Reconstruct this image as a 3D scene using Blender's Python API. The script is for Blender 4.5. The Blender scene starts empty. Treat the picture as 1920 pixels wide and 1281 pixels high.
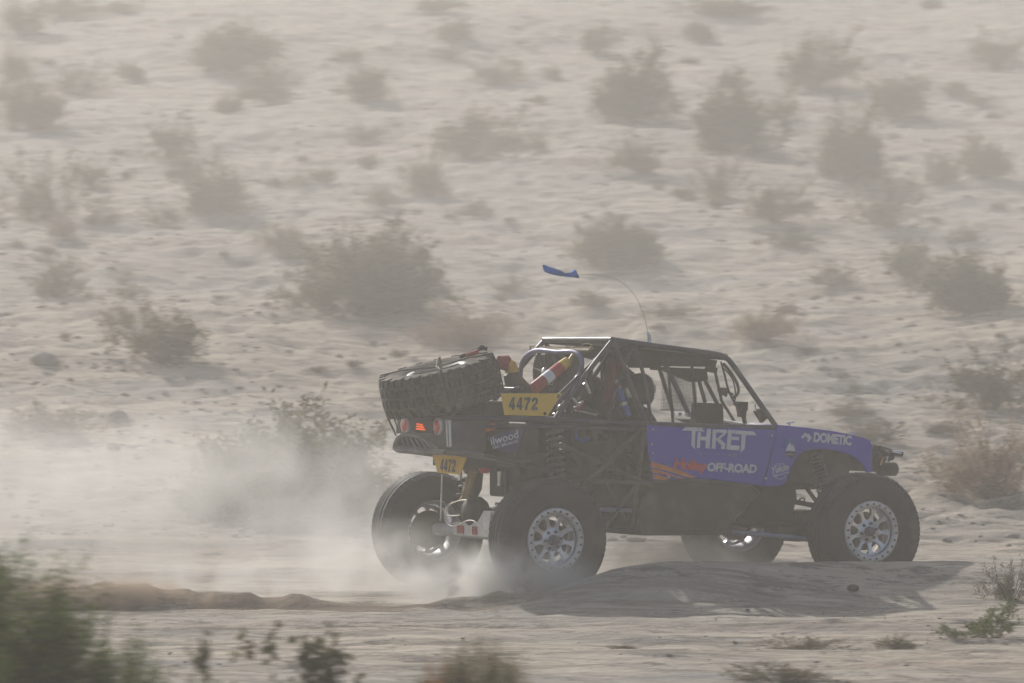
import bpy, math, random
import numpy as np
from mathutils import Vector, Matrix
sc = bpy.context.scene
R = math.radians
rnd = random.Random(7)
# ------------------------------------------------------------------ camera, sky, sun
F = 7805.0; CAMH = 2.18
cam_d = bpy.data.cameras.new('camera'); cam = bpy.data.objects.new('camera', cam_d)
sc.collection.objects.link(cam); sc.camera = cam
cam.location = (0, 0, CAMH); cam.rotation_euler = (R(90), 0, 0)
cam_d.sensor_width = 36; cam_d.lens = F*36/1920; cam_d.clip_start = .5; cam_d.clip_end = 3000
cam_d.dof.use_dof = True; cam_d.dof.focus_distance = 35.8
cam_d.dof.aperture_fstop = 4.5; cam_d.dof.aperture_ratio = .22
SUN = Vector((-.76, 1.38, 1.0)).normalized()
EL = math.asin(SUN.z); AZ = math.atan2(SUN.x, SUN.y)
w = bpy.data.worlds.new('World'); sc.world = w; w.use_nodes = True
nt = w.node_tree; bg = nt.nodes['Background']
sky = nt.nodes.new('ShaderNodeTexSky'); sky.sky_type = 'NISHITA'; sky.sun_disc = False
sky.sun_elevation = EL; sky.sun_rotation = AZ; sky.dust_density = 3.0; sky.air_density = 1.0
nt.links.new(sky.outputs[0], bg.inputs[0]); bg.inputs[1].default_value = .12
sd = bpy.data.lights.new('sun', 'SUN'); sun = bpy.data.objects.new('sun', sd); sc.collection.objects.link(sun)
sd.energy = 5.0; sd.angle = R(.6); sd.color = (1, .96, .90)
sun.rotation_euler = SUN.to_track_quat('Z', 'Y').to_euler(); sun.location = (-30, 60, 60)
sc.view_settings.view_transform = 'Standard'; sc.view_settings.look = 'None'
sc.view_settings.exposure = -0.27; sc.view_settings.gamma = 1
cy = sc.cycles
cy.volume_bounces = 2; cy.max_bounces = 6; cy.volume_step_rate = 1.0; cy.volume_max_steps = 128
cy.use_denoising = True; cy.transparent_max_bounces = 8; cy.diffuse_bounces = 2; cy.glossy_bounces = 2
cy.sample_clamp_indirect = 4
# ------------------------------------------------------------------ helpers
def tag(o, label=None, cat=None, group=None, kind=None):
    if label: o['label'] = label
    if cat: o['category'] = cat
    if group: o['group'] = group
    if kind: o['kind'] = kind
    return o
def empty(name, loc, rz=0):
    o = bpy.data.objects.new(name, None); sc.collection.objects.link(o)
    o.location = loc; o.rotation_euler = (0, 0, rz); o.empty_display_size = .2; return o
def fastmesh(name, co, faces, n, mats, mi=None, smooth=False):
    """co (N,3) array, faces (M,n) array"""
    me = bpy.data.meshes.new(name); faces = np.asarray(faces, dtype=np.int32)
    me.vertices.add(len(co)); me.vertices.foreach_set('co', np.asarray(co, dtype=np.float32).ravel())
    me.loops.add(faces.size); me.loops.foreach_set('vertex_index', faces.ravel())
    me.polygons.add(len(faces)); me.polygons.foreach_set('loop_start', np.arange(0, faces.size, n, dtype=np.int32))
    me.polygons.foreach_set('loop_total', np.full(len(faces), n, dtype=np.int32))
    if mi is not None: me.polygons.foreach_set('material_index', np.asarray(mi, dtype=np.int32))
    if smooth: me.polygons.foreach_set('use_smooth', np.ones(len(faces), dtype=bool))
    for m in mats: me.materials.append(m)
    me.update(calc_edges=True); return me
def link(name, me, parent=None):
    o = bpy.data.objects.new(name, me); sc.collection.objects.link(o)
    if parent: o.parent = parent
    return o
def V(*a): return Vector(a)
class MB:
    def __init__(s): s.v = []; s.f = []; s.sm = []; s.mi = []; s.m = 0
    def add(s, vs, fs, sm=False):
        b = len(s.v); s.v += [tuple(p) for p in vs]
        for f in fs: s.f.append([b+i for i in f]); s.sm.append(sm); s.mi.append(s.m)
        return s
    def box(s, lo, hi, M=None):
        x0, y0, z0 = lo; x1, y1, z1 = hi
        vs = [V(x, y, z) for z in (z0, z1) for y in (y0, y1) for x in (x0, x1)]
        if M is not None: vs = [M @ p for p in vs]
        return s.add(vs, [(0, 2, 3, 1), (4, 5, 7, 6), (0, 1, 5, 4), (2, 6, 7, 3), (0, 4, 6, 2), (1, 3, 7, 5)])
    def tube(s, pts, r, n=10, cap=True, smooth=0):
        pts = [Vector(p) for p in pts]
        for _ in range(smooth):
            q = [pts[0]]
            for a, b in zip(pts, pts[1:]): q += [a*.75+b*.25, a*.25+b*.75]
            q.append(pts[-1]); pts = q
        rs = r if isinstance(r, (list, tuple)) else [r]*len(pts)
        if len(rs) != len(pts): rs = [rs[0]+(rs[-1]-rs[0])*i/(len(pts)-1) for i in range(len(pts))]
        vs = []; prev = None
        for i, p in enumerate(pts):
            t = (pts[min(i+1, len(pts)-1)]-pts[max(i-1, 0)]).normalized()
            if prev is None:
                a = t.cross(V(0, 0, 1))
                if a.length < .1: a = t.cross(V(1, 0, 0))
            else: a = prev-t*prev.dot(t)
            a.normalize(); prev = a; b = t.cross(a)
            for k in range(n):
                th = 2*math.pi*k/n; vs.append(p+(a*math.cos(th)+b*math.sin(th))*rs[i])
        fs = [(i*n+k, i*n+(k+1) % n, (i+1)*n+(k+1) % n, (i+1)*n+k) for i in range(len(pts)-1) for k in range(n)]
        s.add(vs, fs, True)
        if cap: s.add(vs[:n], [tuple(range(n))[::-1]]); s.add(vs[-n:], [tuple(range(n))])
        return s
    def lathe(s, prof, n=48, c=(0, 0, 0), ax='y', close=False, sm=True, M=None):
        """prof: (radius, axial)"""
        vs = []
        for k in range(n):
            th = 2*math.pi*k/n
            for r, a in prof:
                x, z = r*math.cos(th), r*math.sin(th)
                p = V(x, a, z) if ax == 'y' else (V(x, z, a) if ax == 'z' else V(a, x, z))
                p = (M @ p) if M is not None else p+Vector(c); vs.append(p)
        m = len(prof); fs = []
        for k in range(n):
            for i in range(m if close else m-1):
                j = (i+1) % m; fs.append((k*m+i, k*m+j, ((k+1) % n)*m+j, ((k+1) % n)*m+i))
        return s.add(vs, fs, sm)
    def prism(s, pts, off):
        pts = [Vector(p) for p in pts]; off = Vector(off); n = len(pts)
        a = sum((pts[i].cross(pts[(i+1) % n]) for i in range(n)), V(0, 0, 0))
        if a.dot(off) > 0: pts = pts[::-1]
        fs = [tuple(range(n)), tuple(range(2*n-1, n-1, -1))]+[(i, i+n, (i+1) % n+n, (i+1) % n)[::-1][::-1] for i in range(n)]
        return s.add(pts+[p+off for p in pts], fs)
    def build(s, name, mats, parent=None, bevel=0):
        me = bpy.data.meshes.new(name); me.from_pydata(s.v, [], s.f)
        mats = mats if isinstance(mats, (list, tuple)) else [mats]
        for m in mats: me.materials.append(m)
        me.polygons.foreach_set('use_smooth', s.sm); me.polygons.foreach_set('material_index', s.mi)
        me.update(); o = link(name, me, parent)
        if bevel:
            b = o.modifiers.new('bevel', 'BEVEL'); b.width = bevel; b.segments = 2; b.limit_method = 'ANGLE'; b.angle_limit = R(40)
        return o
def tubes(name, items, m, parent, n=10):
    for pts, r_ in items:
        q = MB(); q.tube(pts, r_, n); q.build(name, m, parent)
# ------------------------------------------------------------------ materials
def mat(name, col, rough=.6, metal=0, col2=None, scale=8, dust=0, bump=0, coat=0, ds=3.0, stretch=None, detail=4):
    m = bpy.data.materials.new(name); m.use_nodes = True; t = m.node_tree; N = t.nodes; L = t.links
    p = N['Principled BSDF']; p.inputs['Roughness'].default_value = rough; p.inputs['Metallic'].default_value = metal
    if coat: p.inputs['Coat Weight'].default_value = coat
    tc = N.new('ShaderNodeTexCoord'); src = tc.outputs['Object']
    if stretch:
        mp = N.new('ShaderNodeMapping'); mp.inputs['Scale'].default_value = stretch; L.new(src, mp.inputs[0]); src = mp.outputs[0]
    def noise(sc_, d=detail):
        n = N.new('ShaderNodeTexNoise'); n.inputs['Scale'].default_value = sc_; n.inputs['Detail'].default_value = d
        L.new(src, n.inputs['Vector']); return n
    def mix(a, b, f):
        x = N.new('ShaderNodeMix'); x.data_type = 'RGBA'
        for i, q in ((6, a), (7, b)):
            if isinstance(q, tuple): x.inputs[i].default_value = (*q, 1)
            else: L.new(q, x.inputs[i])
        L.new(f, x.inputs[0]); return x.outputs[2]
    def ramp(f, a, b, hi=1.0):
        x = N.new('ShaderNodeMapRange'); x.inputs[1].default_value = a; x.inputs[2].default_value = b; x.inputs[4].default_value = hi
        L.new(f, x.inputs[0]); return x.outputs[0]
    c2 = col2 or tuple(c*.7 for c in col)
    n1 = noise(scale); c = mix(col, c2, ramp(n1.outputs[0], .35, .65))
    if dust:
        n2 = noise(ds, 6); c = mix(c, (.27, .235, .19), ramp(n2.outputs[0], .62-.35*dust, .85-.2*dust, min(.92, .3+.6*dust)))
        r_ = ramp(n2.outputs[0], .4, .7); rr = N.new('ShaderNodeMapRange'); rr.inputs[3].default_value = rough; rr.inputs[4].default_value = min(1, rough+.35)
        L.new(r_, rr.inputs[0]); L.new(rr.outputs[0], p.inputs['Roughness'])
    L.new(c, p.inputs['Base Color'])
    if bump:
        b = N.new('ShaderNodeBump'); b.inputs['Strength'].default_value = bump; b.inputs['Distance'].default_value = .02
        nb = noise(scale*4); L.new(nb.outputs[0], b.inputs['Height']); L.new(b.outputs[0], p.inputs['Normal'])
    return m
M = {}
M['cage'] = mat('cage_paint', (.018, .022, .05), .3, .2, dust=.35, coat=.3)
M['black'] = mat('black_metal', (.012, .012, .013), .5, .3, dust=.3)
M['dark'] = mat('dark_interior', (.014, .013, .012), .8, dust=.25)
M['blue'] = mat('purple_blue_vinyl', (.040, .03, .46), .35, 0, (.055, .042, .42), scale=1.5, dust=.2, coat=.25, ds=2.2)
M['blue2'] = mat('dusty_blue_vinyl', (.03, .03, .14), .4, 0, dust=.35)
M['orange'] = mat('orange_stripe', (.75, .22, .04), .5, dust=.12)
M['white'] = mat('white_lettering', (.72, .72, .74), .5, 0, (.62, .62, .65))
M['grey'] = mat('grey_lettering', (.30, .30, .40), .5)
M['red'] = mat('red_lettering', (.68, .045, .035), .5)
M['redp'] = mat('red_paint', (.42, .02, .02), .35, dust=.25)
M['redd'] = mat('faded_red_cloth', (.16, .018, .016), .8, dust=.3)
M['lens'] = mat('red_lens', (.62, .03, .025), .25, coat=.5, col2=(.55, .03, .02))
M['yellow'] = mat('yellow_plate', (.80, .52, .04), .45, 0, (.74, .47, .04), scale=3, dust=.12)
M['yellowp'] = mat('yellow_plastic', (.7, .45, .02), .4)
M['navy'] = mat('navy_numerals', (.008, .02, .04), .5)
M['alu'] = mat('brushed_aluminium', (.62, .62, .62), .3, .9, (.5, .5, .5), dust=.25)
M['dull'] = mat('dull_scuffed_aluminium', (.26, .26, .27), .5, .6, dust=.35)
M['silver'] = mat('polished_rim', (.72, .74, .80), .26, .85, (.55, .57, .64), dust=.3)
M['ring'] = mat('cast_ring', (.66, .65, .66), .4, .35, (.55, .54, .55), scale=20, dust=.3)
M['lilac'] = mat('lilac_blue_tube', (.13, .14, .28), .28, .5, dust=.2)
M['link'] = mat('dusty_link_tube', (.30, .32, .42), .35, .5, dust=.3)
M['tube'] = mat('dusty_chassis_tube', (.085, .075, .065), .5, .2, dust=.5)
M['tyre'] = mat('tyre_rubber', (.011, .014, .020), .65, 0, (.018, .021, .026), scale=6, dust=.2, bump=.3)
M['mudtyre'] = mat('muddy_tyre_rubber', (.10, .085, .065), .9, 0, (.055, .05, .042), scale=9, dust=.5, bump=.5)
M['lug'] = mat('dusty_tread_lug', (.026, .025, .025), .75, 0, (.05, .047, .043), scale=9, dust=.35, bump=.4)
M['greypanel'] = mat('dusty_grey_panel', (.10, .10, .105), .5, .3, dust=.45)
M['skid'] = mat('dusty_skid_plate', (.050, .044, .037), .7, .2, (.07, .06, .05), scale=2, dust=.5)
M['tan'] = mat('tan_sleeve', (.32, .24, .12), .7, dust=.3)
M['rust'] = mat('brown_metal', (.12, .075, .045), .6, .3, dust=.4)
M['chrome'] = mat('chrome_rod', (.8, .8, .8), .1, 1)
M['anod'] = mat('blue_anodised', (.04, .13, .45), .3, .7)
M['flag'] = mat('blue_flag_cloth', (.03, .17, .55), .8, 0, (.04, .20, .62))
M['suit'] = mat('dark_race_suit', (.02, .02, .024), .9)
M['helmet'] = mat('dark_helmet', (.03, .03, .035), .3, coat=.5)
M['visor'] = mat('helmet_visor', (.008, .008, .01), .1)
M['glass'] = mat('lamp_glass', (.5, .5, .45), .1, .3)
def emis(name, col, st):
    m = mat(name, col, .4); p = m.node_tree.nodes['Principled BSDF']
    p.inputs['Emission Color'].default_value = (*col, 1); p.inputs['Emission Strength'].default_value = st; return m
M['lamp'] = emis('orange_lamp', (1, .14, .02), 1.0)
# net (perforated mesh): real holes are modelled as wires
# ------------------------------------------------------------------ noise
def hsh(ix, iy, s):
    n = (ix.astype(np.int64)*374761393+iy.astype(np.int64)*668265263+s*1442695041) & 0xffffffff
    n = ((n ^ (n >> 13))*1274126177) & 0xffffffff
    return ((n ^ (n >> 16)) & 0xffff)/65535.0
def vn(x, y, s=0):
    ix = np.floor(x); iy = np.floor(y); fx = x-ix; fy = y-iy
    fx = fx*fx*(3-2*fx); fy = fy*fy*(3-2*fy)
    a, b, c, d = hsh(ix, iy, s), hsh(ix+1, iy, s), hsh(ix, iy+1, s), hsh(ix+1, iy+1, s)
    return (a*(1-fx)+b*fx)*(1-fy)+(c*(1-fx)+d*fx)*fy
def fbm(x, y, s=0, o=4):
    r = 0; a = .5
    for i in range(o): r = r+a*(vn(x*2**i+17*i, y*2**i+5*i, s+i)-.5); a *= .55
    return r
def ss(a, b, x): t = np.clip((x-a)/(b-a), 0, 1); return t*t*(3-2*t)
# ------------------------------------------------------------------ ground
def terrain(X, Y):
    X = np.asarray(X, float); Y = np.asarray(Y, float)
    t = np.maximum(Y-44, 0); z = .158*(np.sqrt(t*t+4)-2)
    z = np.where(Y > 150, .158*(106-2)+(Y-150)*.05, z)
    far = ss(46, 62, Y)
    z = z+far*(fbm(X/9, Y/7, 3, 3)*1.1+fbm(X/3.0, Y/1.7, 9, 3)*.26)
    z = z+far*np.abs(fbm(X/2.2+.3*Y, Y/14, 21, 2))*-.15
    n = ss(20, 28, Y)*(1-ss(41, 44, Y))
    # track step behind the car, on the left
    z = z+.10*ss(43.1, 43.45, Y)*(1-ss(-2, 3, X))*(1-ss(44, 48, Y))
    # berm in front of the front wheel
    yc = 34.93+(X-1)*.37; yc = np.where(X > 3.3, 35.78+(X-3.3)*.16, yc)
    hc = (2.18-(412/F)*yc)*ss(-.35, 1.35, X+.12*fbm(Y, X*.2, 4))*(1-.75*ss(4.2, 5.6, X))
    d = Y-yc; prof = np.where(d < 0, 1-ss(0, 1, np.clip(-d/1.5, 0, 1)), 1-ss(0, 1, np.clip(d/.40, 0, 1)))
    z = z+hc*prof*n
    # dug up ridge of soil behind the car (left)
    yr = 34.1+.12*fbm(X*1.5, X*0, 31, 3)
    hr = (.11*ss(-7, -4.6, X)*(1-ss(-2.2, -1.1, X))+.08*ss(-4.6, -4.0, X)*(1-ss(-3.2, -2.2, X)))*(1+1.2*fbm(X*4.6, X*0, 33, 4)+.8*fbm(X*14, Y*6, 35, 2))
    d = Y-yr; z = z+hr*np.where(d < 0, 1-ss(0, .38, -d), 1-ss(0, .9, d))
    hr = .085*ss(-.75, -.35, X)*(1-ss(-.05, .4, X))*(1+1.2*fbm(X*5, X*0, 37, 3))
    d = Y-34.35; z = z+hr*np.where(d < 0, 1-ss(0, .25, -d), 1-ss(0, .4, d))
    # ruts and lumps
    rut = fbm(X/2.6, Y/.33, 41, 3)*.085+fbm(X/.55, Y/.22, 45, 3)*.055+fbm(X/.9, Y/.9, 47, 3)*.05
    calm = 1-.75*ss(34.6, 35.2, Y)*(1-ss(39, 41, Y))
    z = z+rut*calm*(1-far)
    z = z-.05*np.exp(-((Y-31.9-.05*X)/.16)**2)*(Y < 34)-.04*np.exp(-((Y-30.2+.04*X)/.2)**2)
    # slope texture: small hummocks, footprints, gravel washes
    hum = fbm(X/.75, Y/.55, 51, 4)
    dim = np.maximum(vn(X/.34, Y/.42, 61)-.62, 0)*vn(X/4, Y/6, 63)
    z = z+ss(42, 48, Y)*(fbm(X/.30, Y/.28, 91, 2)*.07-np.maximum(vn(X/.22, Y/.25, 93)-.7, 0)*.2)*(.4+vn(X/3, Y/4, 95))
    z = z+ss(42, 48, Y)*(hum*.17-dim*.26)*(.55+.9*vn(X/6, Y/8, 71))
    return z
xs = np.concatenate([-17-np.geomspace(140, 1, 26), np.arange(-16, 16.01, .085), 17+np.geomspace(1, 140, 26)])
ys = np.concatenate([np.linspace(-12, 17, 20), np.arange(18, 46, .07), np.arange(46, 75, .105), np.arange(75, 132, .17), np.geomspace(133, 250, 24)])
GX, GY = np.meshgrid(xs, ys); GZ = terrain(GX, GY)
nx, ny = len(xs), len(ys)
idx = np.arange(nx*ny).reshape(ny, nx)
fc = np.stack([idx[:-1, :-1], idx[:-1, 1:], idx[1:, 1:], idx[1:, :-1]], -1).reshape(-1, 4)
gm = bpy.data.materials.new('desert_soil'); gm.use_nodes = True
t = gm.node_tree; N = t.nodes; L = t.links; p = N['Principled BSDF']; p.inputs['Roughness'].default_value = .95
geo = N.new('ShaderNodeNewGeometry')
def gn(scale, vec, d=4, rough=.55):
    mp = N.new('ShaderNodeMapping'); mp.inputs['Scale'].default_value = vec; L.new(geo.outputs['Position'], mp.inputs[0])
    n = N.new('ShaderNodeTexNoise'); n.inputs['Scale'].default_value = scale; n.inputs['Detail'].default_value = d
    n.inputs['Roughness'].default_value = rough; L.new(mp.outputs[0], n.inputs['Vector']); return n.outputs[0]
def gr(f, a, b, lo=0, hi=1):
    x = N.new('ShaderNodeMapRange'); x.interpolation_type = 'SMOOTHSTEP'
    for i, q in ((1, a), (2, b), (3, lo), (4, hi)): x.inputs[i].default_value = q
    L.new(f, x.inputs[0]); return x.outputs[0]
def gx(a, b, f):
    x = N.new('ShaderNodeMix'); x.data_type = 'RGBA'
    for i, q in ((6, a), (7, b)):
        if isinstance(q, tuple): x.inputs[i].default_value = (*q, 1)
        else: L.new(q, x.inputs[i])
    L.new(f, x.inputs[0]); return x.outputs[2]
sep0 = N.new('ShaderNodeSeparateXYZ'); L.new(geo.outputs['Position'], sep0.inputs[0])
c = gx((.45, .385, .30), (.36, .33, .28), gr(gn(.12, (1, 1.2, 1), 5), .42, .60))
c = gx(c, (.29, .275, .255), gr(gn(.5, (.6, 1.6, 1), 6), .50, .68, 0, .8))
c = gx(c, (.50, .43, .35), gr(gn(.9, (.35, 1.8, 1), 4), .55, .75, 0, .8))
c = gx(c, (.33, .315, .285), gr(sep0.outputs[1], 62, 95, 0, .55))
c = gx(c, (.40, .30, .235), gr(gn(.35, (.5, 1.4, 1), 5), .54, .68, 0, .6))
c = gx(c, (.19, .175, .15), gr(gn(1.8, (.4, 1.5, 1), 6, .75), .50, .60, 0, .8))
c = gx(c, (.56, .49, .40), gr(gn(2.6, (.35, 1.7, 1.3), 5, .7), .57, .68, 0, .6))
c = gx(c, (.13, .12, .10), gr(gn(2.4, (.55, 1.1, 1.6), 6, .85), .52, .59, 0, .95))
c = gx(c, (.20, .185, .165), gr(gn(16, (.8, 1.2, 1), 3, .7), .60, .74, 0, .6))
sep = N.new('ShaderNodeSeparateXYZ'); L.new(geo.outputs['Position'], sep.inputs[0])
def mth(op, a, b):
    x = N.new('ShaderNodeMath'); x.operation = op
    for i, q in ((0, a), (1, b)):
        if isinstance(q, (int, float)): x.inputs[i].default_value = q
        else: L.new(q, x.inputs[i])
    return x.outputs[0]
dug = mth('MULTIPLY', mth('MULTIPLY', gr(sep.outputs[1], 33.5, 33.8), gr(sep.outputs[1], 34.9, 34.5)), mth('MULTIPLY', gr(sep.outputs[0], -6.5, -5), gr(sep.outputs[0], .2, -.5)))
dug = mth('MULTIPLY', dug, gr(gn(1.6, (.6, 1.5, 1), 5, .7), .35, .55))
c = gx(c, (.21, .18, .145), mth('MULTIPLY', gr(gn(2.2, (.35, 2.6, 1), 6, .75), .47, .60, 0, .75), gr(sep.outputs[1], 36, 34)))
c = gx(c, (.15, .11, .075), dug)
L.new(c, p.inputs['Base Color'])
b1 = N.new('ShaderNodeBump'); b1.inputs['Strength'].default_value = .8; b1.inputs['Distance'].default_value = .06; L.new(gn(5, (.7, 1.2, 1), 6, .65), b1.inputs['Height'])
b2 = N.new('ShaderNodeBump'); b2.inputs['Strength'].default_value = .7; b2.inputs['Distance'].default_value = .02; L.new(gn(28, (1, 1, 1), 4, .7), b2.inputs['Height'])
L.new(b1.outputs[0], b2.inputs['Normal']); L.new(b2.outputs[0], p.inputs['Normal'])
me = fastmesh('ground', np.stack([GX.ravel(), GY.ravel(), GZ.ravel()], -1), fc, 4, [gm], smooth=True)
tag(link('ground', me), kind='structure')
def T(x, y): return float(terrain(np.array([x]), np.array([y]))[0])
# stones
ico_v = np.array([(0, 0, 1), (.89, 0, .45), (.28, .85, .45), (-.72, .53, .45), (-.72, -.53, .45), (.28, -.85, .45), (.72, .53, -.45), (-.28, .85, -.45), (-.89, 0, -.45), (-.28, -.85, -.45), (.72, -.53, -.45), (0, 0, -1)])
ico_f = np.array([(0, 1, 2), (0, 2, 3), (0, 3, 4), (0, 4, 5), (0, 5, 1), (1, 6, 2), (2, 7, 3), (3, 8, 4), (4, 9, 5), (5, 10, 1), (2, 6, 7), (3, 7, 8), (4, 8, 9), (5, 9, 10), (1, 10, 6), (6, 11, 7), (7, 11, 8), (8, 11, 9), (9, 11, 10), (10, 11, 6)])
g = np.random.default_rng(5)
nS = 9000
SY = np.concatenate([g.uniform(26, 34, 500), 44+g.beta(1, 1.4, nS-500)*75]); SX = g.uniform(-1, 1, nS)*(SY*.135+1)
ssz = np.where(SY < 36, g.exponential(.003, nS)+.004, g.exponential(.014, nS)+.012)
keep = vn(SX/2.5, SY/3, 88) > .38; SX, SY, ssz = SX[keep], SY[keep], ssz[keep]; nS = len(SX)
jit = g.uniform(.65, 1.25, (nS, 12, 1))
sv = ico_v[None]*jit*ssz[:, None, None]*np.stack([g.uniform(.8, 1.7, nS), g.uniform(.8, 1.3, nS), g.uniform(.4, .9, nS)], -1)[:, None]
sv = sv+np.stack([SX, SY, terrain(SX, SY)+ssz*.15], -1)[:, None]
sf = ico_f[None]+(np.arange(nS)*12)[:, None, None]
M['stone'] = mat('desert_stone', (.30, .27, .24), .9, 0, (.16, .15, .14), scale=1.5)
tag(link('stones', fastmesh('stones', sv.reshape(-1, 3), sf.reshape(-1, 3), 3, [M['stone']])), 'small pale and dark stones strewn over the slope and track', 'stones', kind='stuff')
# ------------------------------------------------------------------ shrubs
def leafmat(name, a, b, c_):
    m = bpy.data.materials.new(name); m.use_nodes = True; t = m.node_tree; N_ = t.nodes; L_ = t.links
    p_ = N_['Principled BSDF']; p_.inputs['Roughness'].default_value = .75
    ri = N_.new('ShaderNodeNewGeometry'); cr = N_.new('ShaderNodeValToRGB'); e = cr.color_ramp.elements
    e[0].color = (*a, 1); e[1].color = (*c_, 1); x = e.new(.5); x.color = (*b, 1)
    L_.new(ri.outputs['Random Per Island'], cr.inputs[0]); L_.new(cr.outputs[0], p_.inputs['Base Color'])
    tr = N_.new('ShaderNodeBsdfTranslucent'); L_.new(cr.outputs[0], tr.inputs[0])
    mx = N_.new('ShaderNodeMixShader'); mx.inputs[0].default_value = .42
    L_.new(p_.outputs[0], mx.inputs[1]); L_.new(tr.outputs[0], mx.inputs[2]); L_.new(mx.outputs[0], N_['Material Output'].inputs[0])
    return m
LF = dict(g=leafmat('creosote_leaf', (.075, .072, .034), (.115, .105, .048), (.19, .165, .08)),
          t=leafmat('dry_tan_leaf', (.24, .165, .105), (.32, .225, .15), (.40, .30, .21)),
          s=leafmat('grey_brown_leaf', (.095, .085, .050), (.14, .12, .065), (.20, .17, .10)),
          f=leafmat('fresh_green_leaf', (.035, .065, .012), (.075, .12, .022), (.20, .21, .06)),
          o=leafmat('olive_leaf', (.075, .075, .035), (.11, .105, .05), (.16, .145, .075)),
          y=leafmat('yellow_olive_leaf', (.11, .10, .04), (.19, .165, .07), (.30, .25, .13)),
          r=leafmat('reddish_leaf', (.25, .10, .05), (.30, .13, .06), (.22, .11, .06)))
M['twig'] = mat('shrub_twig', (.13, .10, .07), .9, 0, (.07, .055, .04))
def shrub_mesh(seed, kind, nstem=60, leaves=7000, leaf=.030, spread=1.05, lf='g', upright=.5, lw=.5, gap=.0):
    g = np.random.default_rng(seed); tv = []; tf = []; lc = []; ld = []
    segs = 6
    lobes = g.uniform(.50, 1.15, 9); lean = g.normal(0, .16, 2)
    for i in range(nstem):
        az = g.uniform(0, 2*math.pi); lob = lobes[int(az/(2*math.pi)*9) % 9]
        el = math.acos(1-g.uniform(0, 1)**(.5+upright)*(.92)) ; el = min(el, 1.45)
        d = np.array([math.cos(az)*math.sin(el)*spread, math.sin(az)*math.sin(el)*spread, math.cos(el)*.95+.08])
        ln = lob*g.uniform(.75, 1.05)
        p0 = np.array([math.cos(az), math.sin(az), 0])*g.uniform(0, .16); p0[2] = -.04
        ln *= g.choice([.65, .85, 1.0, 1.05]) if kind in 'gm' else 1
        d[:2] += lean
        wob = g.normal(0, .11, 3); pts = []
        for k in range(segs+1):
            q = k/segs; pts.append(p0+d*ln*q+wob*math.sin(q*3)*.8+np.array([0, 0, .10*math.sin(q*math.pi)]))
        def tw(pts, r0, r1):
            b = len(tv)*1
            for k, p_ in enumerate(pts):
                r = r0+(r1-r0)*k/(len(pts)-1)
                for a in (0, 2.09, 4.19): tv.append(p_+np.array([math.cos(a)*r, math.sin(a)*r, 0]))
            for k in range(len(pts)-1):
                for a in range(3): tf.append((b+k*3+a, b+k*3+(a+1) % 3, b+k*3+3+(a+1) % 3, b+k*3+3+a))
        tw(pts, .013, .004)
        subs = [(pts[-1]-pts[-2], pts[-1], .1)]
        for _ in range(7):
            q = g.uniform(.35, 1); k = min(int(q*segs), segs-1); p_ = pts[k]+(pts[k+1]-pts[k])*(q*segs-k)
            dd = d*.5+g.normal(0, .45, 3)+np.array([0, 0, .25]); dd = dd/np.linalg.norm(dd)*g.uniform(.16, .34)
            p2 = [p_, p_+dd*.5+g.normal(0, .015, 3), p_+dd]; tw(p2, .005, .002); subs.append((dd, p_, 1))
        per = leaves//(nstem*len(subs))
        for dd, p_, q in subs:
            tt = g.uniform(.15, 1.1, per)[:, None]; lc.append(p_+dd*tt+g.normal(0, .030, (per, 3)))
    lc = np.concatenate(lc); lc = lc[lc[:, 2] > .01]; n = len(lc)
    if gap:
        k = vn(lc[:, 0]*4+lc[:, 1]*2, lc[:, 2]*5, seed) > gap; lc = lc[k]; n = len(lc)
    u = g.normal(0, 1, (n, 3)); u[:, 2] += .5; u /= np.linalg.norm(u, axis=1)[:, None]
    v = np.cross(u, g.normal(0, 1, (n, 3))); v /= np.linalg.norm(v, axis=1)[:, None]
    s = (leaf*g.uniform(.6, 1.4, n))[:, None]
    q = np.stack([lc-u*s, lc+v*s*lw, lc+u*s, lc-v*s*lw], 1).reshape(-1, 3)
    lfaces = np.arange(n*4).reshape(-1, 4)
    mL = fastmesh('foliage', q, lfaces, 4, [LF[lf]])
    mT = fastmesh('branches', np.array(tv), np.array(tf), 4, [M['twig']])
    return mL, mT
VAR = {
 'g': [shrub_mesh(s, 'g', 72, 12000, .030, 1.0, 'g', .42, gap=.15) for s in (1, 2, 3, 4)],
 'b': [shrub_mesh(s, 'b', 120, 20000, .028, 1.0, 'g', .5, gap=.08) for s in (91, 92)],
 's': [shrub_mesh(s, 's', 45, 5200, .026, 1.05, 's', .5, gap=.3) for s in (11, 12, 13)],
 't': [shrub_mesh(s, 't', 70, 9000, .028, 1.0, 't', .4, lw=.25) for s in (21, 22)],
 'm': [shrub_mesh(s, 'm', 50, 5200, .030, 1.05, 'g', .7, gap=.25) for s in (31, 32)],
 'f': [shrub_mesh(41, 'f', 170, 60000, .015, 1.0, 'f', .35, lw=.45)],
 'w': [shrub_mesh(51, 'w', 26, 2600, .035, 1.1, 'f', .8, lw=.5)],
 'p': [shrub_mesh(61, 'p', 8, 900, .045, .42, 'o', .2, lw=.55), shrub_mesh(62, 'p', 11, 1300, .040, .55, 'o', .2, lw=.55)],
 'r': [shrub_mesh(71, 'r', 3, 260, .06, .25, 'r', .1, lw=.5)],
 'h': [shrub_mesh(81, 'h', 170, 26000, .022, 1.0, 'y', .4, lw=.18)],
}
cnt = {}
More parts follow.
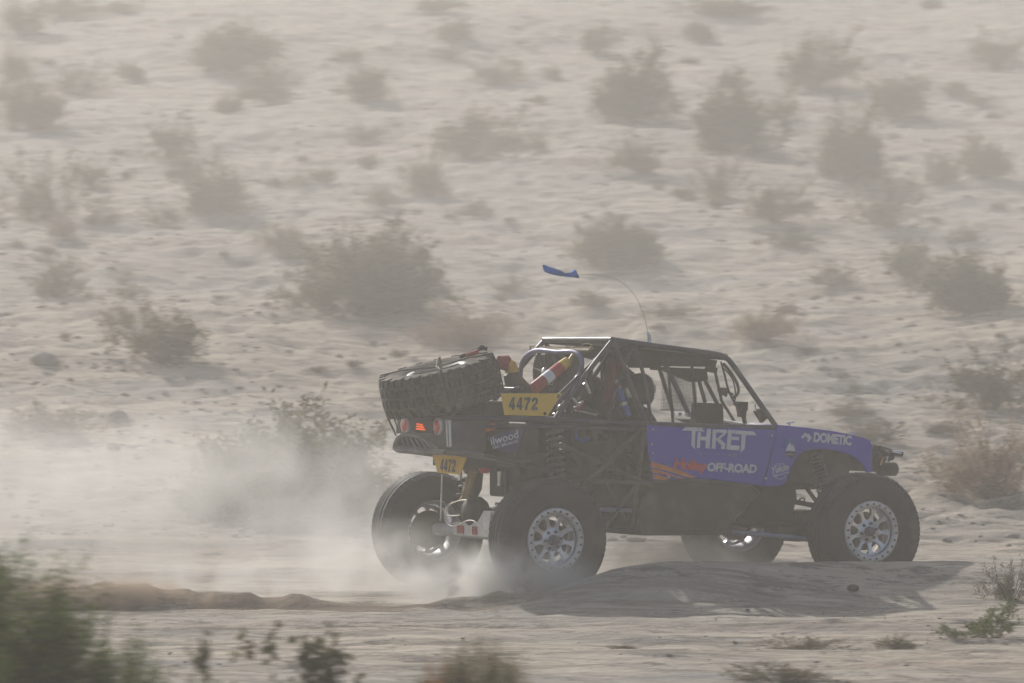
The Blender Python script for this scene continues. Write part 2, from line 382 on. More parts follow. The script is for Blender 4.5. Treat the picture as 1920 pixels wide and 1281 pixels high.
def place_world(x, y, wd, ht, k, label, group=None, cat='shrub', name='desert_shrub', zoff=0):
    vs = VAR[k]; i = cnt.get(k, 0); cnt[k] = i+1; a, b = vs[i % len(vs)]
    z = T(x, y)-.02*ht+zoff
    o = empty(name, (x, y, z), rnd.uniform(0, 6.28)); o.scale = (wd/2, wd/2*rnd.uniform(.85, 1.0), ht)
    link('foliage', a, o); link('branches', b, o)
    tag(o, label, cat, group); return o
def find(u, v, y0=45.0):
    y = np.arange(y0, 140, .1); x = (u-960)/F*y
    k = np.nonzero(CAMH-(v-640.5)/F*y <= terrain(x, y))[0]
    k = k[0] if len(k) else len(y)-1
    return float(x[k]), float(y[k])
def shrub(u, vb, wpx, hpx, k, label, y0=45.0, group='shrubs growing on the desert slope'):
    x, y = find(u, vb, y0); ppm = F/y
    return place_world(x, y+wpx/ppm*.22, wpx/ppm*1.10, hpx/ppm*1.0, k, label, group)
BUSH = [
(700,590,280,148,'b','large dense grey-green shrub alone on open ground, left of the blue pennant'),
(1160,508,200,98,'b','broad dark domed shrub directly above and right of the blue pennant'),
(425,135,160,76,'b','wide dark shrub with a taller right shoulder, high on the left slope'),
(400,408,130,108,'g','dark shrub at the lower end of a diagonal pair on the left slope'),
(318,300,100,105,'m','tall ragged shrub at the upper end of a diagonal pair on the left slope'),
(352,345,90,70,'s','thin shrub squeezed between two darker ones of a diagonal pair'),
(880,302,180,108,'m','big loose grey shrub high above the rear of the buggy'),
(800,375,100,108,'m','upright grey shrub with a pale tan tuft at its left foot'),
(715,388,90,42,'s','low pale tan tuft at the foot of an upright grey shrub'),
(1175,230,175,135,'g','large dark shrub with a smaller companion above its left shoulder'),
(1350,290,170,155,'g','tallest dense shrub high above the roof of the buggy'),
(1355,372,110,85,'s','thin pinkish grey shrub just below the tallest dense one'),
(1205,328,150,80,'s','hazy loose shrub above the whip of the pennant'),
(1525,172,150,122,'m','tall spiky shrub high up above the bonnet'),
(1690,226,135,82,'g','low dense shrub with a long shadow to its right, high on the right slope'),
(1605,342,165,138,'g','large dark shrub with bare lower gaps on the right slope above the bonnet'),
(1872,132,120,82,'m','hazy shrub close to the upper right corner'),
(1858,335,115,80,'g','dark shrub at the right edge, halfway up the slope'),
(1765,352,85,70,'s','thin brownish shrub left of a dark one at the right edge'),
(1450,422,125,78,'m','branching shrub right of the whip, with a smaller one beneath it'),
(1490,466,95,42,'m','small dark shrub tucked beneath a branching one'),
(1670,430,150,95,'s','sparse twiggy shrub spreading over pale ground above the bonnet'),
(1830,592,195,140,'g','big dense green shrub at the right edge above the front wheel'),
(1700,522,110,80,'m','grey-green shrub touching the left side of a big dense one'),
(1810,455,90,45,'s','small brownish shrub behind the big dense one on the right'),
(1855,775,190,145,'m','tall loose shrub at the right edge above the pinkish dry bush'),
(1865,935,200,150,'t','pinkish tan dry bush at the right edge beyond the front wheel'),
(545,978,420,222,'b','huge shrub veiled by dust directly behind the buggy'),
(440,968,190,150,'m','left side clump of the dust-veiled shrub, farthest from the buggy'),
(650,975,170,140,'m','side clump of the dust-veiled shrub nearest the rear wheel'),
(80,818,180,62,'s','faint low shrub drowned in dust at the left edge'),
(305,690,200,115,'m','wide shrub with a long dark shadow, left of the spare wheel'),
(215,612,90,42,'s','small shrub behind the wide one left of the spare wheel'),
(100,562,140,88,'s','thin pale shrub near the left edge, level with the blue pennant'),
(60,245,120,92,'g','dark shrub near the left edge with a paler one behind it'),
(15,190,90,50,'s','half seen grey shrub cut by the left edge'),
(25,152,75,78,'m','rounded shrub at the left edge under the topmost ones'),
(40,66,95,64,'g','dark shrub in the upper left corner'),
(118,36,120,40,'m','low wide shrub right beside the upper left corner one'),
(150,180,110,58,'s','loose shrub left of a small olive one, upper left'),
(250,152,62,34,'g','small compact olive shrub, upper left'),
(215,24,62,24,'g','tiny dark shrub against the top edge, left'),
(690,192,95,68,'g','rounded shrub with a smaller one straight above it'),
(662,120,62,34,'m','smaller shrub straight above a rounded one'),
(510,198,140,78,'s','pale feathery shrub below the wide dark one'),
(430,212,62,38,'g','small dark shrub at the left foot of a pale feathery one'),
(850,82,72,44,'g','small shrub just under the top edge, upper middle'),
(815,28,105,32,'m','wide low shrub cut by the top edge, upper middle'),
(845,115,70,32,'s','little brown shrub under a small dark one, upper middle'),
(925,162,105,64,'m','loose shrub in the upper middle, alone on pale sand'),
(1120,104,90,58,'m','leaning shrub at the upper left of a large dark one'),
(1315,82,66,48,'g','small round shrub with a long shadow, near the top right of centre'),
(1365,30,170,36,'g','long low shrub along the top edge, right of centre'),
(1745,18,44,20,'g','tiny shrub at the top edge, far right'),
(1372,165,64,38,'g','small dark shrub perched above the tallest dense one'),
(85,415,170,115,'s','wide pale shrub at the left edge, halfway up'),
(172,352,72,54,'m','small shrub right of a wide pale one on the left'),
(530,482,120,55,'m','small grey shrub at the left shoulder of the large dense one'),
(890,408,95,38,'s','low tuft on bare ground above the large dense shrub'),
(680,268,82,34,'s','pale low tuft in the middle of the left slope'),
(610,342,62,38,'m','small dark shrub with a streak of shade, middle of the left slope'),
(560,350,60,24,'s','tiny tuft left of a small dark shrub'),
(520,352,55,22,'s','tiny tuft left of another tiny tuft'),
(690,318,48,30,'m','little shrub near the foot of the upright grey one'),
(1040,152,50,30,'m','lone small olive shrub above the pennant, near the top'),
(1012,284,46,30,'m','lone small shrub above the pennant, halfway up'),
(1010,196,46,18,'s','tiny pale tuft below the lone olive shrub'),
(1475,226,52,30,'s','small tuft beside the tallest dense shrub'),
(1278,372,56,26,'m','small low tuft above the top of the roof'),
(1345,390,60,28,'s','small brown tuft above the top of the roof'),
(1430,650,140,75,'t','pale tan shrub just above the windscreen'),
(1250,595,120,28,'s','faint low tuft above the roof beside the whip base'),
(885,655,190,78,'t','faint tan bush right behind the roll hoop'),
(1565,545,110,40,'s','low brown clump on a sandy rise to the right'),
(1110,580,110,36,'s','faint tuft left of the whip base'),
(118,452,60,44,'t','small pinkish dry bush on the left'),
(185,425,80,38,'s','low tuft right of the small pinkish dry bush'),
(300,428,90,35,'s','flat olive tuft left of the diagonal pair'),
(1790,185,70,30,'m','small shrub right of a low dense one, upper right'),
(1840,200,60,32,'m','rounded small shrub at the upper right edge'),
(1150,735,40,10,'s','tiny weed seen through the cab'),
(1640,832,160,38,'s','low green-brown growth right behind the bonnet'),
(1600,790,120,26,'s','flat growth on the pale bank above the bonnet'),
(1760,820,90,24,'s','flat brown weed in front of the pinkish dry bush'),
(240,560,90,30,'s','low grey growth beside the thin pale shrub'),
(960,555,90,30,'s','faint growth left of the pennant, on pale ground'),
(1470,900,90,40,'m','small growth seen through the front wheel arch'),
]
for b in BUSH: shrub(*b)
g4 = np.random.default_rng(19)
for k in range(70):
    shrub(g4.uniform(0, 1920), g4.uniform(60, 760), g4.uniform(22, 46), g4.uniform(9, 20), 's' if k % 3 else 'm', 'tiny tuft no taller than the stones around it on the slope', group='tiny tufts scattered over the slope')
# foreground
rnd.seed(4)
place_world(-2.62, 20.6, 1.85, 1.12, 'f', 'dense dark green bush filling the lower left corner', 'roadside plants in the foreground')
place_world(-2.02, 21.2, .55, .56, 'f', 'shorter green side bush at the right foot of the corner bush', 'roadside plants in the foreground')
place_world(-1.60, 22.0, .60, .56, 'p', 'thin upright sprig right of the corner bush', 'roadside plants in the foreground', 'plant', 'leafy_sprig')
place_world(-.98, 22.4, 1.15, .68, 'p', 'taller leafy sprig arching over bare ground', 'roadside plants in the foreground', 'plant', 'leafy_sprig')
place_world(-1.30, 21.8, .7, .30, 's', 'low thin weed at the bottom edge between the two sprigs', 'roadside plants in the foreground', 'plant', 'low_weed')
place_world(-.20, 22.6, .78, .60, 'h', 'rounded dry tan grass bush at the bottom edge under the rear wheel', 'roadside plants in the foreground')
place_world(-.39, 22.3, .30, .66, 'r', 'rusty red seed stalk above the dry grass bush', 'roadside plants in the foreground', 'plant', 'seed_stalk')
place_world(3.55, 30.6, .55, .27, 'w', 'small fresh green weed at the right edge beyond the shadow', 'roadside plants in the foreground', 'plant', 'green_weed')
place_world(3.22, 30.4, .30, .10, 'w', 'tiny green sprout left of the fresh green weed', 'roadside plants in the foreground', 'plant', 'green_weed')
place_world(2.10, 29.4, .8, .10, 's', 'flat grey ground weed below the shadow of the buggy', 'roadside plants in the foreground', 'plant', 'low_weed')
place_world(2.75, 29.6, .5, .09, 's', 'flat grey ground weed between the shadow and the green weed', 'roadside plants in the foreground', 'plant', 'low_weed')
place_world(1.70, 26.6, .9, .13, 's', 'low grey weed at the bottom edge below the front wheels', 'roadside plants in the foreground', 'plant', 'low_weed')
place_world(4.15, 34.6, .5, .30, 's', 'thin dry tuft at the right edge level with the front tyre', 'roadside plants in the foreground', 'plant', 'dry_tuft')
place_world(.75, 29.2, .3, .05, 's', 'tiny dry tuft left of the grey ground weeds', 'roadside plants in the foreground', 'plant', 'dry_tuft')
# clod of soil
g2 = np.random.default_rng(3); mb = MB(); cv = ico_v*g2.uniform(.7, 1.2, (12, 1))*np.array([.075, .06, .05])
cx, cyy = (1600-960)/F*34.6, 34.6
mb.add([tuple(a) for a in cv], [tuple(f) for f in ico_f], False)
M['clod'] = mat('dark_soil_clod', (.07, .055, .035), .95, bump=.6)
o = mb.build('soil_clod', M['clod']); o.location = (cx, cyy, T(cx, cyy)+.03)
sb = o.modifiers.new('s', 'SUBSURF'); sb.levels = 1; sb.render_levels = 1
tag(o, 'dark clod of soil lying in the shadow of the buggy', 'clod')
# ------------------------------------------------------------------ the buggy
OX, OY, PSI = -.224, 36.08, R(29); cP, sP = math.cos(PSI), math.sin(PSI)
def sol(u, v, ax, val):
    d = ((u-960)/F, 1., -(v-640.5)/F); X, Y = -OX, -OY
    p_ = (X*cP+Y*sP, -X*sP+Y*cP, CAMH); e = (d[0]*cP+d[1]*sP, -d[0]*sP+d[1]*cP, d[2])
    t_ = (val-p_[ax])/e[ax]; return V(*(p_[i]+t_*e[i] for i in range(3)))
def S(u, v, y): return sol(u, v, 1, y)
def B(u, v, x): return sol(u, v, 0, x)
car = empty('race_buggy', (OX, OY, 0), PSI)
tag(car, 'purple blue tube-frame off-road race buggy number 4472 driving right through dust', 'race buggy')
def mir(pts): return [V(p[0], -p[1], p[2]) for p in pts]
# --- roll cage
cg = MB(); r = .024
hoopN = S(1148, 637, -.60)
rail = [S(1148, 637, -.60), S(1255, 652, -.59), S(1340, 663, -.575), S(1364, 670, -.57), S(1385, 700, -.585), S(1455, 800, -.70)]
stay = [S(1150, 637, -.60), S(1100, 700, -.62), S(1040, 787, -.66)]
bp = [S(1152, 641, -.60), S(1212, 797, -.73)]
bp2 = [S(1192, 650, -.59), S(1210, 715, -.63), S(1220, 785, -.70)]
br1 = [S(1186, 650, -.57), S(1166, 700, -.56), S(1140, 790, -.6)]
belt = [S(846, 784, -.52), S(1040, 787, -.66), S(1212, 796, -.735)]
belt2 = [S(912, 800, -.60), S(1040, 800, -.66), S(1212, 806, -.735)]
sill = [S(1212, 796, -.72), S(1330, 800, -.725), S(1456, 803, -.71)]
d1 = [S(1206, 800, -.72), S(1128, 880, -.70), S(1090, 905, -.66)]
d2 = [S(1056, 836, -.62), S(1130, 872, -.66), S(1224, 912, -.70)]
d3 = [S(1116, 873, -.60), S(1176, 976, -.60)]
d4 = [S(1210, 800, -.70), S(1196, 900, -.68), S(1186, 990, -.62)]
d5 = [S(905, 851, -.52), S(985, 870, -.55), S(1060, 838, -.60)]
low = [S(1130, 955, -.62), S(1205, 957, -.62)]
for pts, rr_, sm in ((rail, r, 2), (stay, r*.95, 1), (bp, r*.9, 0), (bp2, r*.7, 1), (br1, r*.7, 0), (belt, r*1.05, 1), (belt2, r*.7, 1), (sill, r*1.1, 0), ):
    cg.tube(pts, rr_, 12, smooth=sm); cg.tube(mir(pts), rr_, 12, smooth=sm)
ct = MB(); cu_ = MB()
for pts, rr_, sm in ((d1, r*.95, 0), (d2, r*.95, 1), (d3, r*.8, 0), (d4, r*.9, 0), (d5, r*.9, 1), ([S(1060, 906, -.6), S(1130, 902, -.66), S(1222, 906, -.7)], r*.8, 0), ([S(1135, 990, -.6), S(1196, 905, -.66)], r*.7, 0)):
    ct.tube(pts, rr_, 12, smooth=sm); cu_.tube(mir(pts), rr_, 12, smooth=sm)
ct.build('chassis_frame', M['tube'], car); cu_.build('chassis_frame', M['tube'], car)
h = hoopN
cg.tube([V(h.x, -.60, h.z), V(h.x, .60, h.z)], r*1.05, 12)
cg.tube([V(2.09, -.57, 2.045), V(2.09, .57, 2.045)], r, 12)                    # windscreen header
cg.tube([V(2.5, -.68, 1.42), V(2.5, .68, 1.42)], r, 12)                       # cowl
cg.tube([V(h.x, -.56, h.z-.02), V(2.09, .56, 2.03)], r*.7, 10)
cg.tube([V(h.x, .56, h.z-.02), V(2.09, -.56, 2.03)], r*.7, 10)
cg.tube([V(h.x, -.58, h.z-.1), V(1.16, .70, 1.45)], r*.8, 10); cg.tube([V(h.x, .58, h.z-.1), V(1.16, -.70, 1.45)], r*.8, 10)
cg.tube([V(.34, -.62, 1.52), V(.34, .62, 1.52)], r*.8, 10); cg.tube([V(-.6, -.52, 1.52), V(-.6, .5, 1.52)], r, 10)
cg.tube([V(1.17, -.73, 1.46), V(1.17, .73, 1.46)], r*.8, 10)
# second rear stay, slimmer, just behind the first
cg.tube([S(1118, 672, -.56), S(1048, 740, -.6), S(1020, 760, -.62)], .013, 8)
cg.build('roll_cage', M['cage'], car)
# window bars
wb = MB()
for a, b, yy in (((1251, 672), (1262, 792), -.66), ((1296, 672), (1307, 796), -.66), ((1234, 684), (1261, 770), .62), ((1309, 708), (1322, 755), .62), ((1318, 706), (1345, 758), .60), ((1338, 684), (1353, 752), -.2), ((1353, 752), (1378, 792), -.2)):
    tubes('window_bar', [([S(*a, yy), S(*b, yy)], .019 if yy > 0 else .014)], M['black'], car, 8)
# far side window net : real wires
nb = MB(); ya = .66
for u in np.arange(1241, 1306, 2.6): nb.tube([S(u, 690, ya), S(u+4, 768, ya)], .0022, 3, cap=False)
for v in np.arange(692, 768, 2.6): nb.tube([S(1239, v, ya), S(1306, v+1, ya)], .0022, 3, cap=False)
for u in np.arange(1320, 1346, 2.6): nb.tube([S(u, 712, ya), S(u+4, 752, ya)], .0022, 3, cap=False)
nb.build('window_net', M['black'], car)
fs_ = MB(); fs_.prism([S(1238, 767, .66), S(1306, 769, .66), S(1306, 772, .66), S(1238, 770, .66)], (0, .03, 0)); fs_.build('door_sill', M['alu'], car)
for u in (1262, 1275, 1288, 1301): q = MB(); q.tube([S(u, 777, .64), S(u, 777, .66)], .018, 10); q.build('grommet', M['alu'], car)
# roof
rf = MB()
xr = np.linspace(h.x+.02, 2.07, 7)
for i in range(6):
    z0 = h.z+.012-(xr[i]-h.x)*.123; z1 = h.z+.012-(xr[i+1]-h.x)*.123
    rf.prism([V(xr[i], -.56, z0), V(xr[i+1], -.555, z1), V(xr[i+1], .555, z1), V(xr[i], .56, z0)], (0, 0, -.012))
rf.build('roof_panel', M['cage'], car)
hl = MB()
hl.prism([S(1200, 668, -.56), S(1238, 676, -.56), S(1240, 690, -.50), S(1205, 690, -.5)], (0, .25, 0))
hl.prism([S(1180, 655, -.50), S(1345, 676, -.50), S(1342, 688, -.50), S(1240, 684, -.50), S(1185, 670, -.5)], (0, .9, 0))
hl.build('headliner', M['dark'], car)
oc = MB(); oc.prism([S(1240, 688, .1), S(1325, 692, .1), S(1328, 712, .1), S(1312, 716, .1), S(1292, 708, .1), S(1262, 695, .1), S(1240, 694, .1)], (0, .2, 0))
oc.build('overhead_console', M['dark'], car)
mr = MB(); mr.tube([S(1322, 690, -.4), S(1334, 698, -.45)], .008, 6); mr.prism([S(1326, 686, -.45), S(1346, 690, -.45), S(1344, 700, -.45), S(1328, 697, -.45)], (0, .03, 0))
mr.build('interior_mirror', M['black'], car)
# cables along the windscreen + cameras
cb = MB()
cb.tube([S(1355, 680, -.3), S(1372, 700, -.3), S(1384, 722, -.3), S(1385, 738, -.3), S(1372, 748, -.3)], .014, 8, smooth=2)
cb.tube([S(1352, 678, -.3), S(1358, 700, -.3), S(1366, 735, -.3), S(1384, 768, -.3), S(1396, 790, -.3)], .010, 8, smooth=2)
cb.tube([S(1357, 690, -.5), S(1375, 710, -.5), S(1380, 740, -.5), S(1376, 760, -.5)], .007, 6, smooth=2)
cb.tube([S(1352, 732, -.2), S(1360, 740, -.2), S(1362, 742, -.2)], .017, 8)
cb.box(*[tuple(q) for q in (S(1352, 738, -.2), S(1366, 728, -.15))]) if False else None
cb.build('wiring_loom', M['black'], car)
cm = MB()
for (u0, v0, u1, v1, y0) in ((1386, 753, 1403, 771, -.45), (1351, 727, 1364, 735, -.3), (1356, 735, 1364, 742, -.3), (1388, 770, 1400, 782, -.42)):
    cm.prism([S(u0, v0, y0), S(u1, v0+1, y0), S(u1-1, v1, y0), S(u0+1, v1, y0)], (0, .06, 0))
cm.tube([S(1392, 768, -.42), S(1397, 796, -.42)], .02, 8)
cm.tube([S(1356, 731, -.28), S(1374, 740, -.28)], .012, 8)
cm.build('dash_camera', M['black'], car)
md = MB(); md.prism([S(1417, 771, -.66), S(1428, 766, -.66), S(1442, 782, -.66), S(1430, 793, -.66)], (0, .05, 0))
md.tube([S(1416, 757, -.68), S(1416, 766, -.66), S(1421, 771, -.66)], .004, 6, smooth=1)
md.build('wing_mirror', M['black'], car, bevel=.006)
sc_ = MB(); sc_.prism([S(1310, 755, -.35), S(1356, 757, -.35), S(1358, 796, -.35), S(1306, 794, -.35)], (0, .12, 0))
sc_.build('dash_screen', M['black'], car, bevel=.008)
dsh = MB(); dsh.box((1.95, -.62, 1.15), (2.3, .62, 1.42)); dsh.build('dashboard', M['dark'], car, bevel=.02)
sw = MB(); sw.lathe([(.16+.016*math.cos(a), .016*math.sin(a)) for a in np.linspace(0, 2*math.pi, 9)[:-1]], 24, close=True, M=Matrix.Translation((1.80, .30, 1.45)) @ Matrix.Rotation(R(65), 4, 'Y') @ Matrix.Rotation(R(90), 4, 'X'))
sw.tube([V(1.80, .30, 1.45), V(2.0, .30, 1.36)], .02, 8); sw.tube([V(1.76, .15, 1.46), V(1.76, .45, 1.46)], .012, 6); sw.build('steering_wheel', M['black'], car)
# seats
def seat(y, m):
    s = MB()
    s.prism([V(1.22, y-.24, .95), V(1.12, y-.25, 1.45), V(1.13, y-.17, 1.86), V(1.13, y+.17, 1.86), V(1.12, y+.25, 1.45), V(1.22, y+.24, .95)], (.09, 0, .01))
    s.box((1.22, y-.24, .86), (1.72, y+.24, .98))
    for q in (-1, 1):
        s.prism([V(1.15, y+q*.25, 1.05), V(1.42, y+q*.27, 1.02), V(1.30, y+q*.27, 1.45), V(1.14, y+q*.25, 1.5)], (0, q*.03, 0))
        s.prism([V(1.13, y+q*.16, 1.62), V(1.36, y+q*.19, 1.66), V(1.34, y+q*.19, 1.84), V(1.13, y+q*.16, 1.86)], (0, q*.03, 0))
    return s.build('seat', m, car, bevel=.02)
seat(-.32, M['dark']); tag(seat(.30, M['redd']), 'red racing seat')
# cab floor, tunnel, firewall
fw = MB()
fw.prism([V(1.02, -.66, 1.0), V(1.02, .66, 1.0), V(1.02, .62, 1.62), V(1.02, .2, 1.80), V(1.02, -.25, 1.80), V(1.02, -.50, 1.62), V(1.02, -.66, 1.5)], (-.02, 0, 0))
fw.build('firewall', M['dark'], car)
# --- door and wing panels
def side_panel(name, px, y0, m, bulge=.03, th=.02, yb=None):
    s = MB(); s.prism([S(u, v, y0) for u, v in px], (0, th, 0)); return s.build(name, m, car, bevel=.006)
door_px = [(1211, 794), (1456, 806), (1451, 830), (1429, 911), (1391, 906), (1345, 900), (1295, 897), (1268, 900), (1249, 903), (1225, 902), (1216, 850)]
door = side_panel('door_panel', door_px, -.745, M['blue'])
FY = -.745
arch = [(1624, 886), (1621, 876), (1615, 868), (1606, 860), (1594, 853), (1580, 848), (1560, 844), (1540, 842), (1520, 843), (1506, 847), (1496, 855), (1488, 868), (1482, 882), (1477, 898), (1470, 908), (1462, 912), (1431, 912)]
fen_px = [(1457.5, 797), (1480, 799), (1520, 803), (1560, 808), (1595, 815), (1620, 821), (1631, 826), (1635, 834), (1635, 860), (1635, 886)]+arch+[(1453, 830)]
fen = side_panel('front_wing', fen_px, FY, M['blue'])
fenM = MB(); fenM.prism([V(p[0], .725, p[2]) for p in [S(u, v, FY) for u, v in fen_px]], (0, .02, 0)); fenM.build('front_wing', M['blue'], car, bevel=.006)
doorM = MB(); doorM.prism([V(p[0], .725, p[2]) for p in [S(u, v, -.745) for u, v in door_px]], (0, .02, 0)); doorM.build('door_panel', M['blue'], car, bevel=.006)
# bonnet: curved sheet between the wings
bt = MB(); tops = [S(u, v, FY) for u, v in [(1457.5, 797), (1480, 799), (1520, 803), (1560, 808), (1595, 815), (1620, 821), (1631, 826), (1635, 836), (1635, 862)]]
ny_ = 12; vs = []
for p_ in tops:
    for j in range(ny_+1):
        q = j/ny_*2-1; vs.append(V(p_.x+.06*(1-q*q)*(1 if p_.x > 3.3 else 0), q*.745, p_.z+.012*(1-q**4)))
bt.add(vs, [(i*(ny_+1)+j, (i+1)*(ny_+1)+j, (i+1)*(ny_+1)+j+1, i*(ny_+1)+j+1) for i in range(len(tops)-1) for j in range(ny_)], True)
bo = bt.build('bonnet', M['blue'], car); so = bo.modifiers.new('s', 'SOLIDIFY'); so.thickness = .012
pn = MB()
for u, v in ((1480, 797), (1600, 815)):
    pn = MB(); b0 = S(u, v+1, -.6); pn.tube([b0, b0+V(0, 0, .025)], .012, 8); pn.tube([b0+V(-.03, 0, .02), b0+V(.05, 0, .03)], .006, 6); pn.build('bonnet_pin', M['chrome'], car)
# cowl / windscreen base, lit pale
cw = MB(); cw.prism([V(2.36, -.66, 1.43), V(2.52, -.70, 1.435), V(2.52, .70, 1.435), V(2.30, .66, 1.50), V(2.28, 0, 1.50)], (0, 0, -.02)); cw.build('cowl', M['alu'], car)
# lettering
def decal(name, polys, m, parent=door, y=-.747):
    s = MB()
    for pl in polys: s.prism([S(u, v, y) for u, v in pl], (0, -.002, 0))
    return s.build(name, m, car) if parent is None else _rep(s.build(name, m, parent))
def _rep(o): return o
C2 = lambda pts: [(1120+a/5.333, 610+b/5.333) for a, b in pts]
THR = [C2(q) for q in (
 [(848,1052),(878,1018),(1050,1025),(1068,1064),(978,1060),(976,1242),(940,1205),(944,1056)],
 [(1004,1070),(1036,1070),(1032,1112),(1088,1115),(1096,1033),(1136,1035),(1120,1232),(1080,1230),(1084,1153),(1029,1150),(1026,1229),(994,1228)],
 [(1155,1040),(1187,1042),(1180,1235),(1143,1233)],
 [(1189,1042),(1288,1046),(1300,1062),(1292,1078),(1256,1078),(1240,1074),(1188,1072)],
 [(1258,1080),(1291,1080),(1228,1136),(1203,1126)],
 [(1186,1128),(1202,1128),(1228,1138),(1280,1187),(1274,1240),(1236,1238),(1240,1200),(1186,1150)],
 [(1308,1045),(1343,1047),(1330,1246),(1288,1240)],
 [(1345,1048),(1388,1051),(1366,1084),(1343,1084)],
 [(1341,1113),(1418,1117),(1415,1150),(1338,1146)],
 [(1334,1200),(1422,1204),(1418,1252),(1333,1246)],
 [(1392,1051),(1562,1062),(1590,1101),(1484,1096),(1472,1236),(1433,1270),(1440,1093),(1371,1087)])]
decal('lettering', THR, M['white'])
_curves = {}
def text_mesh(txt, bold=0.0, spacing=1.0):
    cu = bpy.data.curves.new('t', 'FONT'); cu.body = txt; cu.size = 1; cu.offset = bold; cu.space_character = spacing; cu.resolution_u = 3
    ob = bpy.data.objects.new('t', cu); sc.collection.objects.link(ob)
    dg = bpy.context.evaluated_depsgraph_get(); me = bpy.data.meshes.new_from_object(ob.evaluated_get(dg))
    vs = [v.co.copy() for v in me.vertices]; fs = [tuple(p_.vertices) for p_ in me.polygons]
    bpy.data.objects.remove(ob); bpy.data.meshes.remove(me); bpy.data.curves.remove(cu)
    x0 = min(v.x for v in vs); x1 = max(v.x for v in vs); y0 = min(v.y for v in vs); y1 = max(v.y for v in vs)
    return [((v.x-x0)/(x1-x0), (v.y-y0)/(y1-y0)) for v in vs], fs
def text(name, txt, BL, BR, TL, m, parent, off, bold=.02, spacing=1.0):
    """maps the word onto the parallelogram BL, BR, TL (points in the frame of the buggy)"""
    vs, fs = text_mesh(txt, bold, spacing); BL, BR, TL, off = Vector(BL), Vector(BR), Vector(TL), Vector(off)
    s = MB(); s.add([BL+(BR-BL)*a+(TL-BL)*b+off for a, b in vs], fs)
    return s.build(name, m, parent)
def stext(txt, bl, br, tl, m, parent=door, y=-.747, bold=.02, spacing=1.0, name='lettering'):
    return text(name, txt, S(*bl, y), S(*br, y), S(*tl, y), m, parent, (0, -.002, 0), bold, spacing)
stext('OFF-ROAD', (1310, 852), (1381, 856), (1310, 847), M['grey'], bold=0, spacing=2.0)
stext('Holley', (1262, 884), (1324, 890), (1266, 859), M['red'], bold=.055, spacing=.9)
stext('OFF-ROAD', (1325, 884), (1418, 888), (1327, 867), M['white'], bold=.045, spacing=.95)
stext('DOMETIC', (1525, 829), (1596, 836), (1526, 810), M['white'], fen, FY-.002, bold=.05, spacing=.95)
fd = FY-.002
decal('emblem', [[(1502, 820), (1509, 811), (1513, 813), (1515, 816), (1509, 818), (1505, 823)], [(1509, 811), (1517, 821), (1513, 822), (1508, 815)], [(1516, 813), (1522, 821), (1516, 829), (1513, 826), (1517, 821), (1513, 816)]], M['white'], fen, fd)
decal('badge', [[(1472, 821), (1492.5, 821), (1492, 846), (1472, 845)]], M['anod'], fen, fd)
decal('badge', [[(1472, 847), (1493, 848), (1493, 854), (1483, 860), (1472, 853)]], M['navy'], fen, fd-.001)
decal('emblem', [[(1473, 845), (1478, 833), (1482, 830), (1484, 836), (1487, 834), (1491, 846)]], M['white'], fen, fd-.003)
stext('Summit', (1473.5, 853), (1492, 854), (1473.5, 849.5), M['white'], fen, fd-.004, bold=.03) if False else decal('emblem', [[(1474, 851), (1491, 852), (1491, 853.6), (1474, 852.6)]], M['grey'], fen, fd-.004)
stext('Yukon', (1445, 889), (1478, 882), (1446, 876), M['white'], fen, fd, bold=.03)
stext('Gear & Axle', (1449, 895), (1479, 887), (1449, 891), M['white'], fen, fd, bold=.02)
gear = []
for k in range(22):
    if k in (0, 1, 10, 11, 12, 21): continue
    a0, a1 = 2*math.pi*k/22, 2*math.pi*(k+1)/22; rr_ = 16 if k % 2 else 14.2
    gear.append([(1463+math.cos(a0)*rr_*.9, 884+math.sin(a0)*rr_), (1463+math.cos(a1)*rr_*.9, 884+math.sin(a1)*rr_), (1463+math.cos(a1)*(rr_-1.2)*.9, 884+math.sin(a1)*(rr_-1.2)), (1463+math.cos(a0)*(rr_-1.2)*.9, 884+math.sin(a0)*(rr_-1.2))])
decal('emblem', gear, M['white'], fen, fd)
C3 = lambda pts: [(1180+a/3.31, 780+b/3.31) for a, b in pts]
decal('stripe', [C3(q) for q in ([(133, 283), (165, 290), (310, 335), (420, 384), (385, 385), (330, 372), (230, 340), (137, 322)], [(138, 330), (180, 336), (300, 375), (350, 388), (300, 384), (200, 360), (142, 352)], [(144, 362), (180, 366), (255, 386), (220, 398), (148, 392)])], M['orange'], door, -.748)
bl_ = MB()
for u, v in ((1224, 805), (1336.5, 812), (1447, 817), (1436, 897), (1222, 833), (1224, 850), (1253, 894)):
    p_ = S(u, v, -.745); bl_.lathe([(0, -.008), (.009, -.007), (.012, 0)], 10, c=p_)
bl_.build('bolts', M['alu'], car)
# --- dark lower panels: skid / rocker
sk = MB(); sk.prism([S(u, v, -.70) for u, v in [(1226, 903), (1295, 899), (1345, 903), (1391, 909), (1426, 916), (1404, 942), (1376, 972), (1350, 996), (1200, 996), (1190, 992), (1205, 940)]], (0, .05, 0))
sk.prism([V(1.15, -.7, .50), V(2.1, -.68, .48), V(2.1, .68, .48), V(1.15, .7, .50)], (0, 0, .04))
sk.build('skid_panel', M['skid'], car, bevel=.01)
rc = MB(); rc.tube([S(1225, 905, -.73), S(1262, 900, -.735), S(1345, 904, -.735), S(1428, 916, -.72), S(1404, 944, -.7), S(1352, 997, -.66)], .02, 10, smooth=1)
rc.tube([S(1132, 992, -.55), S(1190, 998, -.62), S(1352, 1000, -.6)], .018, 10, smooth=1); rc.tube(mir([S(1225, 905, -.73), S(1345, 904, -.735), S(1428, 916, -.72)]), .02, 8)
rc.build('rocker_tube', M['skid'], car)
